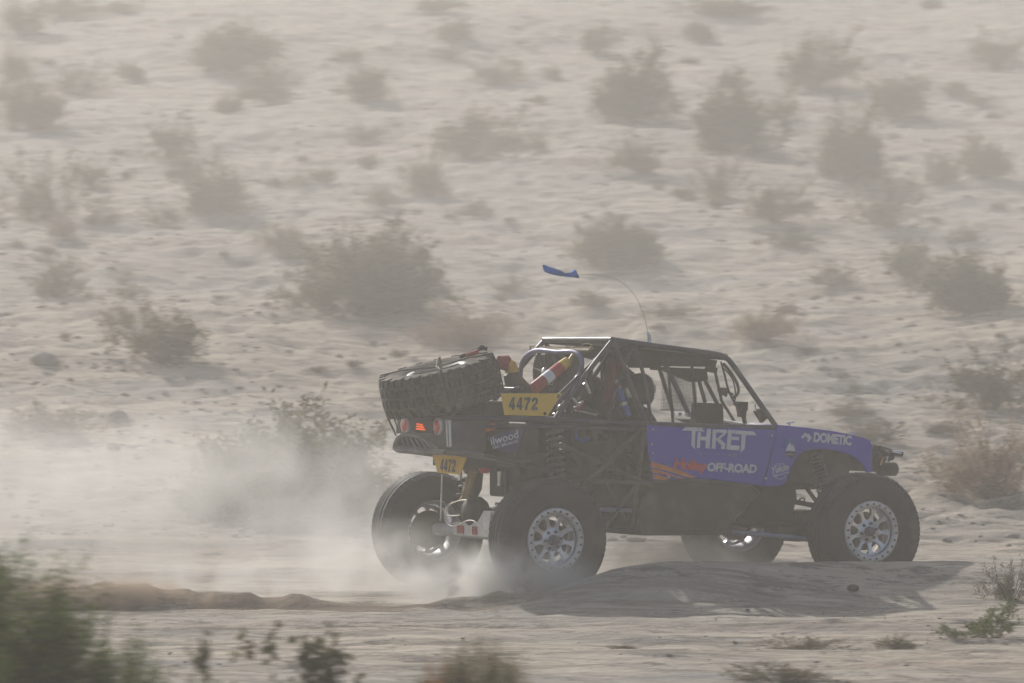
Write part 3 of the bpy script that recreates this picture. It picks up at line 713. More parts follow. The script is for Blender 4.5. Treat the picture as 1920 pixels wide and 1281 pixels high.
# chassis mass between: fuel cell, engine, transmission
en = MB()
en.box((.42, -.42, 1.02), (1.0, .42, 1.42)); en.box((.30, -.50, .82), (1.0, .50, 1.10)); en.box((.55, -.3, 1.42), (.95, .3, 1.62))
for q in (-.2, 0, .2): en.tube([V(.5, q, 1.6), V(.9, q, 1.66)], .05, 8)
en.build('engine', M['dark'], car, bevel=.02)
fc_ = MB(); fc_.box((-.05, -.40, 1.15), (.32, .40, 1.46)); fc_.box((-.25, -.45, 1.22), (-.02, .45, 1.46)); fc_.box((-.30, -.50, 1.50), (.30, .45, 1.66)); fc_.build('fuel_cell', M['dark'], car, bevel=.02)
tr_ = MB(); tr_.box((1.0, -.45, .55), (2.3, .45, .95)); tr_.box((2.2, -.30, .62), (2.8, .35, 1.15)); tr_.box((2.75, -.25, .85), (3.4, .25, 1.25))
tr_.tube([V(2.0, 0, .62), V(3.1, .12, .55)], .05, 10); tr_.build('transmission', M['dark'], car, bevel=.02)
# side equipment panels between belt and chassis, with gaps
eq = MB()
for pl in ([(1076, 800), (1098, 800), (1098, 842), (1080, 842)], [(1148, 803), (1160, 803), (1157, 832), (1146, 832)], [(1111, 801), (1122, 803), (1119, 834), (1113, 834)],
           [(1178, 803), (1210, 806), (1212, 850), (1182, 846)], [(1111, 801), (1180, 804), (1180, 808), (1111, 806)], [(1090, 826), (1180, 828), (1185, 860), (1092, 858)],
           [(1040, 852), (1135, 850), (1170, 900), (1165, 948), (1100, 948), (1045, 900)], [(1180, 846), (1214, 850), (1222, 905), (1200, 960), (1170, 950)],
           [(985, 800), (1010, 800), (1010, 850), (975, 860)], [(1135, 640+200), (1190, 845), (1185, 900), (1150, 900)]):
    eq.prism([S(u, v, -.50) for u, v in pl], (0, .06, 0))
eq.tube([S(1122, 808, -.5), S(1146, 828, -.5)], .011, 6); eq.tube([S(1146, 808, -.5), S(1122, 828, -.5)], .011, 6); eq.box(tuple(S(1130, 822, -.5)), tuple(S(1138, 814, -.47)))
eq.build('chassis_plates', M['skid'], car)
# hoses and clutter in the engine bay
hz = MB(); cl = random.Random(12)
for k in range(26):
    u0, v0 = cl.uniform(960, 1195), cl.uniform(735, 785); u1, v1 = u0+cl.uniform(-60, 60), v0+cl.uniform(-35, 15)
    y0 = cl.uniform(-.45, .1); u1 = min(max(u1, 960), 1200); v1 = max(v1, 726)
    if v1 < 760 and u1 < 1040: v1 = 765
    hz.tube([S(u0, v0+8, y0), S((u0+u1)/2, v0-cl.uniform(0, 14), y0), S(u1, v1, y0-.05)], cl.uniform(.008, .02), 6, smooth=2)
for k in range(18):
    u0, v0 = cl.uniform(985, 1210), cl.uniform(800, 950)
    hz.tube([S(u0, v0, -.5), S(u0+cl.uniform(-25, 25), v0+15, -.53), S(u0+cl.uniform(-40, 40), v0+cl.uniform(15, 40), -.5)], cl.uniform(.008, .016), 6, smooth=2)
hz.build('hoses', M['black'], car)
al = MB()
for a, b, r_ in (((1069, 742), (1085, 760), .016), ((1077, 765), (1093, 752), .010), ((1048, 760), (1060, 772), .012), ((1046, 786), (1038, 775), .010), ((1078, 770), (1120, 778), .008), ((1095, 718), (1103, 728), .015), ((960, 765), (975, 768), .014), ((1091, 700), (1106, 738), .016)):
    al.tube([S(*a, -.5), S(*b, -.5)], r_, 8)
al.build('fittings', M['alu'], car)
bh = MB(); bh.tube([S(1078, 806, -.55), S(1082, 824, -.58), S(1094, 828, -.58), S(1104, 820, -.55)], .016, 8, smooth=2); bh.build('blue_hose', M['anod'], car)
rb = MB(); rb.tube([S(1083, 771, -.5), S(1092, 757, -.5)], .013, 8); rb.tube([S(1106, 790, -.5), S(1116, 786, -.5)], .012, 8); rb.build('red_fitting', M['redp'], car)
# dark shapes behind the rear stays
bk = MB(); bk.prism([S(975, 735, .1), S(1040, 720, .1), S(1075, 715, .1), S(1110, 722, .1), S(1110, 790, .1), S(960, 790, .1)], (0, .1, 0))
bk.prism([S(1131, 668, -.2), S(1142, 660, -.2), S(1190, 700, -.2), S(1215, 790, -.2), S(1131, 790, -.2)], (0, .05, 0)); 
bk.prism([S(1094, 708, -.3), S(1112, 690, -.3), S(1112, 770, -.3), S(1090, 770, -.3)], (0, .05, 0))
bk.build('bulkhead', M['dark'], car)
# red bag behind the seat
rbg = MB(); rbg.tube([S(1153, 678, -.42), S(1152, 695, -.42), S(1146, 720, -.42), S(1136, 760, -.42)], [.075, .085, .06, .035], 12, smooth=1)
rbg.build('red_bag', M['redd'], car)
# shock reservoirs
rs = MB(); rs.m = 0
rs.tube([S(1155, 712, -.55), S(1162, 728, -.55)], .018, 10); rs.tube([S(1173, 728, -.5), S(1192, 772, -.5)], .024, 12); rs.m = 1
rs.tube([S(1160, 730, -.58), S(1168, 754, -.58)], .034, 12); rs.tube([S(1169, 758, -.58), S(1176, 780, -.58)], .034, 12); rs.m = 0; rs.tube([S(1168, 753, -.58), S(1169.5, 759, -.58)], .037, 12)
rs.build('shock_reservoir', [M['alu'], M['anod']], car)
# fire extinguishers
def extinguisher(a, b, rr_, lab):
    a, b = Vector(a), Vector(b); d = (b-a).normalized(); s = MB()
    s.tube([a, a+d*.01, a+(b-a)*.96, b, b+d*.03], [rr_*.85, rr_, rr_, rr_*.7, rr_*.35], 18); o = s.build('fire_extinguisher', M['redp'], car); o['label'] = lab
    s = MB(); s.tube([a+(b-a)*.36, a+(b-a)*.62], rr_*1.015, 18, cap=False); s.build('paper_label', M['white'], o)
    s = MB(); s.tube([b-d*.03, b+d*.08], [rr_*1.0, rr_*.85], 12); n_ = V(0, 0, 1)
    for k in range(3): s.tube([b+d*.08, b+d*.15+n_*(.025-.028*k)+V(0, .012*k, 0)], .012, 6)
    s.build('valve_cover', M['yellowp'], o)
extinguisher(S(1000, 729, -.56), S(1053, 687, -.50), .052, 'red fire extinguisher with white label and yellow valve cover')
o = MB(); o.tube([S(936, 680, -.1), S(948, 680, -.1), S(955, 688, -.1)], [.06, .07, .05], 14); o.build('filler_cap', M['redp'], car)
o = MB(); o.tube([S(950, 682, -.12), S(958, 684, -.12), S(960, 698, -.12)], [.05, .05, .065], 12); o.build('filler_cover', M['yellowp'], car)
o = MB(); o.tube([S(956, 700, -.1), S(962, 715, -.1), S(985, 740, -.1)], [.06, .085, .09], 12); o.tube([S(978, 728, -.3), S(998, 740, -.3)], .03, 10); o.build('filler_neck', M['black'], car)
# radiator with fan and hoop
xx = .74
ra = MB(); ra.prism([B(1003, 666, xx), B(1086, 662, xx), B(1086, 735, xx), B(1003, 735, xx)], (.05, 0, 0))
ra.build('radiator', M['dark'], car)
fn = MB(); cfan = B(1026, 698, xx-.03)
MF = Matrix.Translation(cfan)
fn.lathe([(.20, 0), (.21, -.03), (.195, -.035), (.19, 0)], 32, c=cfan, ax='x', close=True)
for rr_ in (.05, .08, .11, .14, .17): fn.lathe([(rr_-.002, -.03), (rr_+.002, -.03), (rr_, -.034)], 28, c=cfan, ax='x', close=True)
for k in range(8):
    a = k*math.pi/4+.2; fn.tube([cfan+V(-.035, .03*math.cos(a), .03*math.sin(a)), cfan+V(-.035, .19*math.cos(a), .19*math.sin(a))], .005, 5)
fn.build('radiator_fan', M['greypanel'], car)
fh = MB(); fh.lathe([(0, -.05), (.035, -.045), (.045, -.02)], 16, c=cfan, ax='x'); fh.build('fan_hub', M['alu'], car)
hp = MB(); hp.tube([B(u, v, .62) for u, v in [(976, 740), (975, 705), (978, 680), (990, 663), (1010, 656), (1030, 659), (1048, 661), (1068, 659), (1083, 662), (1092, 676), (1090, 694), (1080, 712)]], .022, 12, smooth=2)
hp.tube([S(1092, 690, -.5), S(1085, 706, -.53), S(1060, 735, -.58), S(1040, 760, -.60)], .022, 10, smooth=1)
hp.build('radiator_guard', M['lilac'], car)
rd = MB(); rd.tube([B(993, 650, .86), B(1112, 652, .86)], .006, 6); rd.tube([B(1020, 655, .84), B(1105, 658, .84)], .016, 8); rd.tube([B(1088, 655, .84), B(1090, 646, .84), B(1102, 644, .84), B(1112, 648, .84)], .004, 6, smooth=2)
for u in (994, 1030, 1076, 1108): rd.tube([B(u, 649, .86), B(u, 656, .84)], .009, 6)
rd.build('light_bar', M['tan'], car)
# number boards
NUM = {'4': ([(.52, 1), (.86, 1), (.86, .40), (1, .40), (1, .19), (.86, .19), (.86, 0), (.50, 0), (.50, .19), (0, .19), (0, .40)], [(.30, .40), (.50, .40), (.52, .80)]),
       '7': ([(0, 1), (1, 1), (1, .78), (.60, .35), (.52, 0), (.14, 0), (.24, .40), (.58, .77), (0, .77)], None),
       '2': ([(0, .66), (0, .80), (.10, .94), (.28, 1), (.72, 1), (.90, .94), (1, .80), (1, .62), (.88, .48), (.42, .24), (1, .24), (1, 0), (0, 0), (0, .22), (.12, .34), (.60, .60), (.65, .72), (.60, .80), (.42, .80), (.36, .74), (.36, .66)], None)}
def numerals(BL, BR, TL, parent, off):
    BL, BR, TL, off = Vector(BL), Vector(BR), Vector(TL), Vector(off); q = MB(); n = 4; gp = .055; wd = (1-gp*(n-1))/n
    for k, ch in enumerate('4472'):
        poly, hole = NUM[ch]; x0 = k*(wd+gp); mp = lambda p_: BL+(BR-BL)*(x0+wd*p_[0])+(TL-BL)*p_[1]+off
        if hole:  # the four, built round its open triangle
            q.add([mp(p_) for p_ in [(.52, 1), (.86, 1), (.86, 0), (.50, 0), (.50, .40), (.52, .80), (.30, .40), (0, .40), (0, .19), (.50, .19), (1, .40), (1, .19), (.86, .40), (.86, .19)]],
                  [(0, 5, 4, 3, 2, 1), (0, 7, 6, 5), (7, 8, 9, 4, 6), (12, 13, 11, 10)])
        else: q.add([mp(p_) for p_ in poly], [tuple(range(len(poly)))[::-1]])
    return q.build('numerals', M['navy'], parent)
pl = MB(); pl.prism([S(u, v, -.64) for u, v in [(940, 738), (1054.6, 737.6), (1027, 780.6), (946, 778.5)]], (0, .012, 0))
pb = pl.build('number_board', M['yellow'], car, bevel=.003); pb['label'] = 'yellow side number board reading 4472'
numerals(S(954, 768.5, -.642), S(1007.5, 769.5, -.642), S(955, 744.5, -.642), pb, (0, -.003, 0))
s = MB()
for u, v in ((1047, 743.5), (1021.5, 775.5)): s.lathe([(0, -.010), (.012, -.008), (.015, 0)], 12, c=S(u, v, -.64))
s.build('bolts', M['black'], pb)
xp = -.36
pl = MB(); pl.prism([B(u, v, xp) for u, v in [(810, 849.5), (875, 854), (862, 890), (820, 886.5)]], (.012, 0, 0))
pb = pl.build('number_board', M['yellow'], car, bevel=.003); pb['label'] = 'yellow rear number board reading 4472'
numerals(B(825.5, 884, xp-.002), B(853.5, 886, xp-.002), B(827, 860.5, xp-.002), pb, (-.003, 0, 0))
# rear box
rbx = MB(); X0 = -.65
rbx.prism([B(u, v, X0) for u, v in [(744, 786), (845, 784), (848, 842), (800, 838), (775, 816), (746, 812)]], (.02, 0, 0))
rbx.build('tail_panel', M['greypanel'], car, bevel=.004)
rbd = MB(); rbd.prism([B(u, v, X0-.012) for u, v in [(772, 788), (808, 788), (812, 812), (780, 812), (770, 804)]], (.012, 0, 0)); rbd.build('lamp_housing', M['black'], car)
sbx = MB(); sbx.prism([S(u, v, -.52) for u, v in [(846, 784), (911, 790), (911, 849), (850, 843)]], (0, .02, 0))
sbx.prism([V(-.63, -.50, 1.50), V(-.05, -.50, 1.50), V(-.05, .46, 1.50), V(-.63, .44, 1.50)], (0, 0, -.03))
sbx.prism([V(-.63, -.50, 1.24), V(-.05, -.50, 1.20), V(-.05, .46, 1.20), V(-.63, .44, 1.24)], (0, 0, .02)); sbx.prism([V(-.63, .46, 1.24), V(-.05, .46, 1.20), V(-.05, .46, 1.50), V(-.63, .46, 1.50)], (0, -.02, 0))
sbx.build('side_box', M['greypanel'], car, bevel=.004)
for u, v in ((762, 797), (823, 800)):
    q = B(u, v, X0-.004); s = MB(); s.lathe([(.074, .01), (.074, -.018), (.058, -.022)], 24, c=q, ax='x'); s.lathe([(0, -.032), (.04, -.028), (.060, -.018)], 24, c=q, ax='x')
    s.mi = [0]*(24*2)+[1]*(24*2); s.build('tail_lamp', [M['ring'], M['lens']], car)
s = MB()
for k in range(3):
    a = B(782-k*.6, 795+4.6*k, X0-.02); b = B(792+k*2.2, 797+4.4*k, X0-.02); s.tube([a, b], .0065, 8)
o = s.build('amber_lamp', M['lamp'], car); o['label'] = 'lit orange warning lamp'
s = MB()
for k in range(2): s.tube([B(838+5*k, 788, X0-.006), B(840+5*k, 838, X0-.006)], .012, 8)
s.build('corner_trim', M['alu'], car)
# rear bumper
X1 = -.80
s = MB(); s.tube([B(768, 815, X1+.05), B(750, 815, X1), B(741, 832, X1), B(740, 843, X1), B(760, 846, X1), B(850, 846, X1+.15), S(905, 852, -.52)], .022, 10, smooth=1)
s.tube([B(766, 816, X1+.04), B(790, 820, X1+.05), B(822, 842, X1+.1)], .016, 8, smooth=1)
for k in range(6): s.tube([B(752+k*9, 818+k*1.5, X1+.02), B(760+k*10, 841, X1+.04)], .010, 6)
s.prism([B(741, 836, X1), B(742, 844, X1), B(830, 850, X1+.1), B(835, 843, X1+.1)], (.02, 0, 0))
s.build('rear_bumper', M['dull'], car)
s = MB(); s.tube([V(-.62, -.5, 1.235), V(-.36, -.5, 1.20), V(0, -.52, 1.14)], .02, 8); s.tube([V(-.62, .44, 1.235), V(0, .5, 1.16)], .02, 8)
s.tube([V(-.62, -.5, 1.23), V(-.62, .44, 1.23)], .02, 8); s.build('rear_subframe', M['dull'], car)
# chain hanging at the rear left
s = MB(); s.tube([B(724, 775, -.75), B(732, 795, -.72), B(738, 806, -.7), B(742, 816, -.72)], .009, 6, smooth=1); s.tube([B(738, 783, -.72), B(745, 800, -.70), B(744, 812, -.72)], .006, 6, smooth=1); s.build('tie_strap', M['black'], car)
# brake maker panel
wp = MB(); wp.prism([S(u, v, -.62) for u, v in [(913, 822), (982, 797), (984, 800), (969, 850), (938, 846)]], (0, .012, 0)); wo = wp.build('sponsor_panel', M['blue2'], car)
yw = -.622
text('lettering', 'ilwood', S(921, 836, yw), S(972, 821, yw), S(919, 821, yw), M['white'], wo, (0, -.003, 0), .01)
text('lettering', 'ISC BRAKES', S(925, 842, yw), S(972, 829, yw), S(924, 837, yw), M['white'], wo, (0, -.003, 0), .01)
s = MB(); s.prism([S(u, v, -.60) for u, v in [(911, 800), (926, 793), (938, 802), (911, 811)]], (0, .01, 0)); s.build('orange_flap', M['orange'], car)
# antenna + flag
ab = S(1217, 641, -.35); an = MB()
an.tube([ab, ab+V(0, 0, .05), S(1214, 622, -.35)], [.022, .018, .008], 10); an.m = 0
an.build('antenna_base', M['alu'], car)
wh = MB(); wpts = [S(u, v, -.35) for u, v in [(1214, 622), (1211, 603), (1203, 578), (1190, 552), (1172, 533), (1152, 522), (1128, 516), (1100, 514), (1080, 515), (1060, 510), (1030, 503)]]
wh.tube(wpts, [.0022, .0012], 6, smooth=2); who = wh.build('whip_antenna', M['tan'], car)
fl = MB(); nu = 14; vs = []
fp = [(1018, 497, 503), (1021, 496.5, 509), (1030, 500, 513), (1040, 503, 516), (1050, 507, 518), (1058, 511.5, 518.5), (1062, 513.5, 518.5), (1067, 511, 519), (1073, 507, 520), (1078, 505.5, 520.5), (1081, 508, 521), (1083, 516, 521.5), (1086, 518, 519.5)]
for i, (u, a, b) in enumerate(fp):
    for j in range(5):
        q = j/4; vs.append(S(u, a+(b-a)*q, -.35+.03*math.sin(i*1.1+q*2.5)))
fl.add(vs, [(i*5+j, i*5+j+1, i*5+j+6, i*5+j+5) for i in range(len(fp)-1) for j in range(4)], True)
fo = fl.build('flag', M['flag'], who); fo['label'] = 'blue pennant blown back on the whip'; so = fo.modifiers.new('s', 'SOLIDIFY'); so.thickness = .004
# front bumper and lamps
s = MB(); yb = -.45
s.tube([S(1634, 836, yb), S(1655, 846, yb), S(1674, 860, yb)], .022, 10); s.tube([V(4.0, -.46, 1.165), V(4.0, .46, 1.165)], .026, 12); s.tube([S(1668, 848, yb), S(1691, 852, yb)], .024, 12)
s.tube([S(1634, 858, yb), S(1668, 862, yb)], .018, 8); s.tube([S(1640, 842, yb), S(1652, 880, yb)], .016, 8); s.tube([V(3.6, .45, 1.25), V(4.0, .45, 1.16)], .022, 8)
s.tube([S(1650, 838, -.2), S(1690, 850, .3)], .012, 8)
s.build('front_bumper', M['black'], car)
s = MB(); s.tube([S(1671, 847.5, yb-.005), S(1688, 850.5, yb-.005)], .020, 12); s.build('bumper_cap', M['chrome'], car)
s = MB(); q = S(1662, 880, -.42); s.tube([q-V(.10, 0, 0), q, q+V(.09, 0, 0), q+V(.10, 0, 0)], [.04, .062, .062, .05], 18); lo = s.build('headlamp', M['black'], car)
s = MB(); s.tube([q+V(.10, 0, 0), q+V(.104, 0, 0)], .05, 18); s.build('lens', M['glass'], lo)
s = MB(); s.prism([S(1636, 842, -.3), S(1664, 852, -.3), S(1660, 886, -.3), S(1636, 884, -.3)], (0, .6, 0)); s.build('winch', M['dark'], car, bevel=.01)
s = MB(); s.tube([S(1656, 858, -.46), S(1650, 872, -.46)], .010, 6); s.build('tow_hook', M['yellowp'], car); s = MB(); s.tube([S(1664, 856, -.46), S(1661, 868, -.46)], .011, 6); s.build('shackle', M['alu'], car)
# inner wing liner
s = MB(); s.prism([V(2.78, -.40, 1.28), V(3.5, -.40, 1.25), V(3.5, -.40, .82), V(3.2, -.40, .90), V(2.95, -.40, .92), V(2.78, -.40, .88)], (0, .04, 0))
s.build('inner_wing', M['greypanel'], car)
# suspension
def coilover(a, b, r0, n, name='coilover'):
    a, b = Vector(a), Vector(b); s = MB(); s.tube([a, a+(b-a)*.5], r0*.55, 12); s.tube([a+(b-a)*.4, b], r0*.30, 10); s.tube([a+(b-a)*.02, a+(b-a)*.05], r0*1.05, 14)
    o = s.build(name, M['black'], car); d = (b-a); L_ = d.length; d.normalize(); x = d.cross(V(0, 1, 0)).normalized(); y = d.cross(x)
    pts = [a+d*(L_*(.06+.84*k/(n*14)))+(x*math.cos(k*2*math.pi/14)+y*math.sin(k*2*math.pi/14))*r0 for k in range(n*14+1)]
    s = MB(); s.tube(pts, r0*.20, 8); s.build('coil_spring', M['greypanel'], o); return o
coilover(S(1040, 800, -.64), S(1043, 930, -.70), .065, 9); coilover(S(1526, 848, -.58), S(1552, 945, -.78), .058, 12)
coilover(V(.35, .62, 1.46), V(.12, .70, .7), .065, 9); coilover(V(3.0, .58, 1.2), V(3.1, .78, .65), .058, 9)
tubes('trailing_link', [([S(1090, 955, -.62), S(1206, 957, -.60)], .02), (mir([S(1060, 955, -.62), S(1206, 957, -.60)]), .02), ([S(1352, 997, -.58), S(1440, 1003, -.72), S(1522, 1012, -.9)], .024), (mir([S(1352, 997, -.58), S(1522, 1012, -.9)]), .022)], M['link'], car)
tubes('control_arm', [([V(2.1, -.45, .62), V(3.1, -.85, .52)], .03), ([V(2.1, .45, .62), V(3.1, .85, .52)], .03), ([V(2.4, -.3, .85), V(3.15, -.8, .68)], .024), ([V(.2, -.75, .55), V(1.15, -.5, .7)], .028), ([V(.2, .75, .55), V(1.15, .5, .7)], .028)], M['dark'], car)
s = MB(); s.prism([S(1432, 914, -.45), S(1490, 905, -.45), S(1494, 935, -.45), S(1480, 985, -.45), S(1400, 990, -.45), S(1380, 985, -.45)], (0, .08, 0)); s.build('belly_panel', M['dark'], car)
s = MB()
s.tube([V(3.2, -.85, .52), V(3.2, .85, .52)], .055, 12); s.box((3.08, -.16, .38), (3.32, .12, .66)); s.tube([V(3.38, -.8, .5), V(3.38, .8, .52)], .02, 8)
s.build('front_axle', M['dark'], car)
s = MB(); s.tube([S(1496, 945, -.2), S(1500, 934, -.2), S(1510, 934, -.2), S(1506, 944, -.2)], .008, 6, smooth=2); s.tube([S(1505, 905, -.3), S(1530, 940, -.3)], .02, 8); s.build('brake_line', M['black'], car)
# rear axle
s = MB(); s.tube([V(0, -.9, .52), V(0, .9, .52)], .055, 14)
s.prism([V(-.10, -.85, .50), V(-.10, .42, .49), V(-.10, .42, .60), V(-.10, -.02, .615), V(-.10, -.14, .72), V(-.10, -.85, .74)], (.05, 0, 0))
s.prism([V(-.14, -.30, .56), V(-.14, -.14, .56), V(-.12, -.19, .70), V(-.12, -.30, .71)], (.04, 0, 0)); s.tube([V(-.08, -.15, .68), V(-.05, -.75, .71)], .03, 10)
s.build('rear_axle', M['ring'], car)
s = MB()
for y0, y1 in ((.22, .34), (-.02, .06)): s.prism([V(-.103, y0, .507), V(-.103, y1, .507), V(-.103, y1, .578), V(-.103, y0, .578)], (-.004, 0, 0))
s.build('reflective_tape', M['redp'], car)
s = MB(); dc = V(-.05, .12, .70); s.lathe([(0, -.10), (.09, -.09), (.13, -.03), (.135, .05), (.10, .1), (0, .12)], 18, c=dc, ax='x'); s.tube([V(0, .05, .62), V(.2, -.1, .72)], .09, 12)
s.build('differential', M['black'], car)
s = MB()
for pts in ([(835, 955), (842, 946), (862, 938), (876, 938)], [(838, 966), (850, 968), (862, 966)], [(836, 950), (833, 970), (840, 984), (850, 988), (865, 982), (874, 976), (890, 976), (905, 990)], [(850, 940), (840, 948), (838, 962)]):
    s.tube([B(u, v, -.2) for u, v in pts], .006, 6, smooth=2)
s.build('brake_line', M['chrome'], car)
# corrugated sleeve, limit straps, bump stops
a, b = B(886, 882, -.1), B(868, 940, -.1)
s = MB(); n = 60; pts = [a+(b-a)*(k/n)+V(0, .020*math.cos(k*1.5), 0)+V(.02*math.sin(k*1.5), 0, 0) for k in range(n+1)]
s.tube(pts, .017, 6); s.tube([a+V(0, -.05, 0), a+(b-a)*.5+V(0, -.055, 0), b+V(0, -.05, 0)], .026, 8, smooth=1); s.tube([a+V(0, .045, 0), a*.5+b*.5+V(0, .05, 0), b+V(0, .05, 0)], .010, 6, smooth=1)
s.build('limit_strap', M['tan'], car)
tubes('damper_body', [([B(897, 884, -.05), B(894, 915, -.05), B(880, 950, -.05)], [.045, .045, .03]), ([B(949, 872, .1), B(952, 875, .1), B(950, 930, .1)], .02), ([B(969, 868, .1), B(970, 905, .1)], .035)], M['black'], car)
tubes('limit_cable', [([B(829, 889, -.25), B(826, 976, -.2)], .008)], M['chrome'], car)
tubes('bump_stop_shaft', [([B(863, 884, -.2), B(862, 902, -.2)], .018), ([B(937, 880, 0), B(937, 911, 0)], .022)], M['chrome'], car)
tubes('bump_stop', [([B(862, 901, -.2), B(862, 907, -.2)], .032), ([B(936.5, 911, 0), B(936.5, 916, 0)], .034), ([B(937, 872, 0), B(937, 884, 0)], .034)], M['black'], car)
s = MB(); s.tube([B(868, 868, -.15), B(905, 874, -.15)], .065, 16); s.build('muffler', M['rust'], car)
s = MB(); q = B(908, 874, -.2); s.lathe([(0, -.05), (.04, -.045), (.062, -.02), (.064, .03)], 20, c=q, ax='x'); s.build('exhaust_cap', M['redp'], car)
s = MB(); s.box((-.3, -.42, 1.10), (.35, .42, 1.22)); s.tube([S(985, 872, -.5), S(1100, 905, -.5)], .03, 8); s.prism([S(985, 852, -.5), S(1080, 838, -.5), S(1085, 905, -.5), S(1000, 900, -.5)], (0, .05, 0)) if False else None; s.build('rear_floor', M['skid'], car)
# --- wheels
TR = .515
def tyre_mesh(road=True):
    s = MB()
    half = [(.262, .120), (.272, .135), (.31, .160), (.36, .176), (.41, .178), (.455, .168), (.482, .150), (.497, .128), (.503, .10)]
    if road:
        tread = [(.512, .095), (.513, .060), (.505, .055), (.505, .045), (.515, .040), (.516, .006), (.508, .003)]
    else: half = [(a*.985 if a > .44 else a, b) for a, b in half]; tread = [(.490, .09), (.490, .05), (.490, 0.001)]
    prof = half+tread; prof = [(a, -b) for a, b in prof]+[(a, b) for a, b in prof[::-1]]
    s.lathe(prof, 72)
    n = 36 if not road else 0; s.m = 1 if not road else 0
    for k in range(n):
        for row, (y0, y1, r0, r1, sh) in enumerate(((-.180, -.098, .452, .519, 0), (-.085, -.008, .485, .522, .5), (.008, .085, .485, .522, 0), (.098, .180, .452, .519, .5))):
            a = 2*math.pi*(k+sh)/n; wd = .029 if row in (0, 3) else .027
            if row in (0, 3) and k % 2: wd *= .8; y0 = y0*.96 if y0 < 0 else y0; y1 = y1*.96 if y1 > 0 else y1
            Mx = Matrix.Rotation(-a, 4, 'Y')
            out = [V(r0, y0 if row == 0 else y0, -wd), V(r0, y1, -wd), V(r0, y1, wd), V(r0, y0, wd)]
            ro = r1-.012 if row in (0, 3) else r1
            yi0, yi1 = (y0, y1)
            top = [V(ro if row == 0 else r1, yi0+.006, -wd*.85), V(ro if row == 3 else r1, yi1-.006, -wd*.85+.008), V(ro if row == 3 else r1, yi1-.006, wd*.85+.008), V(ro if row == 0 else r1, yi0+.006, wd*.85)]
            s.add([Mx @ p_ for p_ in out+top], [(4, 5, 6, 7), (0, 1, 5, 4), (1, 2, 6, 5), (2, 3, 7, 6), (3, 0, 4, 7)])
    if road:
        n = 60
        for k in range(n):
            for y0, y1, r0, r1 in ((-.168, -.100, .474, .511), (.100, .168, .474, .511)):
                a = 2*math.pi*k/n; wd = .019; Mx = Matrix.Rotation(-a, 4, 'Y')
                lo_, hi_ = (r0, r1) if y0 < 0 else (r1, r0)
                bs = [V(lo_-.010, y0, -wd), V(hi_-.012, y1, -wd), V(hi_-.012, y1, wd), V(lo_-.010, y0, wd)]
                tp = [V(lo_+.004, y0, -wd*.8), V(hi_+.003, y1, -wd*.8), V(hi_+.003, y1, wd*.8), V(lo_+.004, y0, wd*.8)]
                s.add([Mx @ p_ for p_ in bs+tp], [(4, 5, 6, 7), (0, 1, 5, 4), (1, 2, 6, 5), (2, 3, 7, 6), (3, 0, 4, 7)])
    return s
def wheel(loc, rz, first, tilt=None, road=True):
    """outer face points to local -y"""
    if first:
        s = MB()
        s.lathe([(.262, -.128), (.245, -.128), (.232, -.11), (.222, -.07), (.215, .0), (.222, .06), (.235, .10), (.258, .125), (.266, .135), (.262, .12), (.24, .09), (.225, .05), (.22, 0), (.228, -.07), (.25, -.105)], 48, close=True)
        yf = -.075; s.lathe([(0, yf-.012), (.098, yf-.012), (.104, yf-.006), (.104, yf+.03)], 40)
        ns = 9
        s.lathe([(.198, yf-.030), (.224, yf-.030), (.224, yf+.0), (.198, yf+.0)], 48, close=True)
        for k in range(ns):
            a = 2*math.pi*k/ns; Mx = Matrix.Rotation(a, 4, 'Y')
            st = [(.096, .030, 0), (.125, .0155, -.004), (.155, .0145, -.010), (.180, .020, -.016), (.204, .040, -.020)]
            vs = []
            for r_, w_, dy in st: vs += [V(r_, yf-.010+dy, -w_), V(r_, yf-.010+dy, w_), V(r_, yf+.025+dy, w_), V(r_, yf+.025+dy, -w_)]
            s.add([Mx @ p_ for p_ in vs], [(4*i+j, 4*i+4+j, 4*i+4+(j+1) % 4, 4*i+(j+1) % 4) for i in range(4) for j in range(4)])
        o = s.build('wheel', M['silver'], car)
        s = MB(); s.lathe([(.212, -.128), (.214, -.146), (.262, -.150), (.272, -.142), (.272, -.13), (.212, -.128)], 64)
        rg = s.build('beadlock_ring', M['ring'], o)
        s = MB()
        for k in range(24):
            a = 2*math.pi*k/24; s.lathe([(0, -.158), (.009, -.157), (.0105, -.147)], 8, c=(.243*math.cos(a), 0, .243*math.sin(a)))
        s.build('ring_bolts', M['rust'], o)
        s = MB(); s.lathe([(0, -.150), (.030, -.149), (.040, -.142), (.043, -.08)], 24); s.build('hub_cap', M['blue2'], o)
        s = MB()
        for k in range(6):
            a = 2*math.pi*k/6+.3; s.lathe([(0, -.112), (.010, -.112), (.013, -.085)], 8, c=(.073*math.cos(a), 0, .073*math.sin(a)))
        s.build('wheel_nuts', M['black'], o)
        s = MB(); s.lathe([(0, .0), (.17, .0), (.17, .02), (.06, .05), (.06, .14), (0, .14)], 32); s.box((.05, -.02, -.08), (.18, .05, .08)); s.build('brake_disc', M['rust'], o)
        tyre_mesh(True).build('tyre', M['tyre'], o)
    else:
        o = W0.copy(); sc.collection.objects.link(o); o.parent = car
        for ch in W0.children:
            c_ = ch.copy(); sc.collection.objects.link(c_); c_.parent = o
    o.location = loc; o.rotation_euler = rz if isinstance(rz, tuple) else (0, 0, rz)
    return o
W0 = wheel((0, -1.08, .51), (0, R(11), 0), True)
wheel((3.2, -1.08, .51), (0, R(4), R(-4)), False)
wheel((0, 1.08, .51), (0, R(20), R(180)), False)
wheel((3.2, 1.08, .51), (0, R(5), R(176)), False)
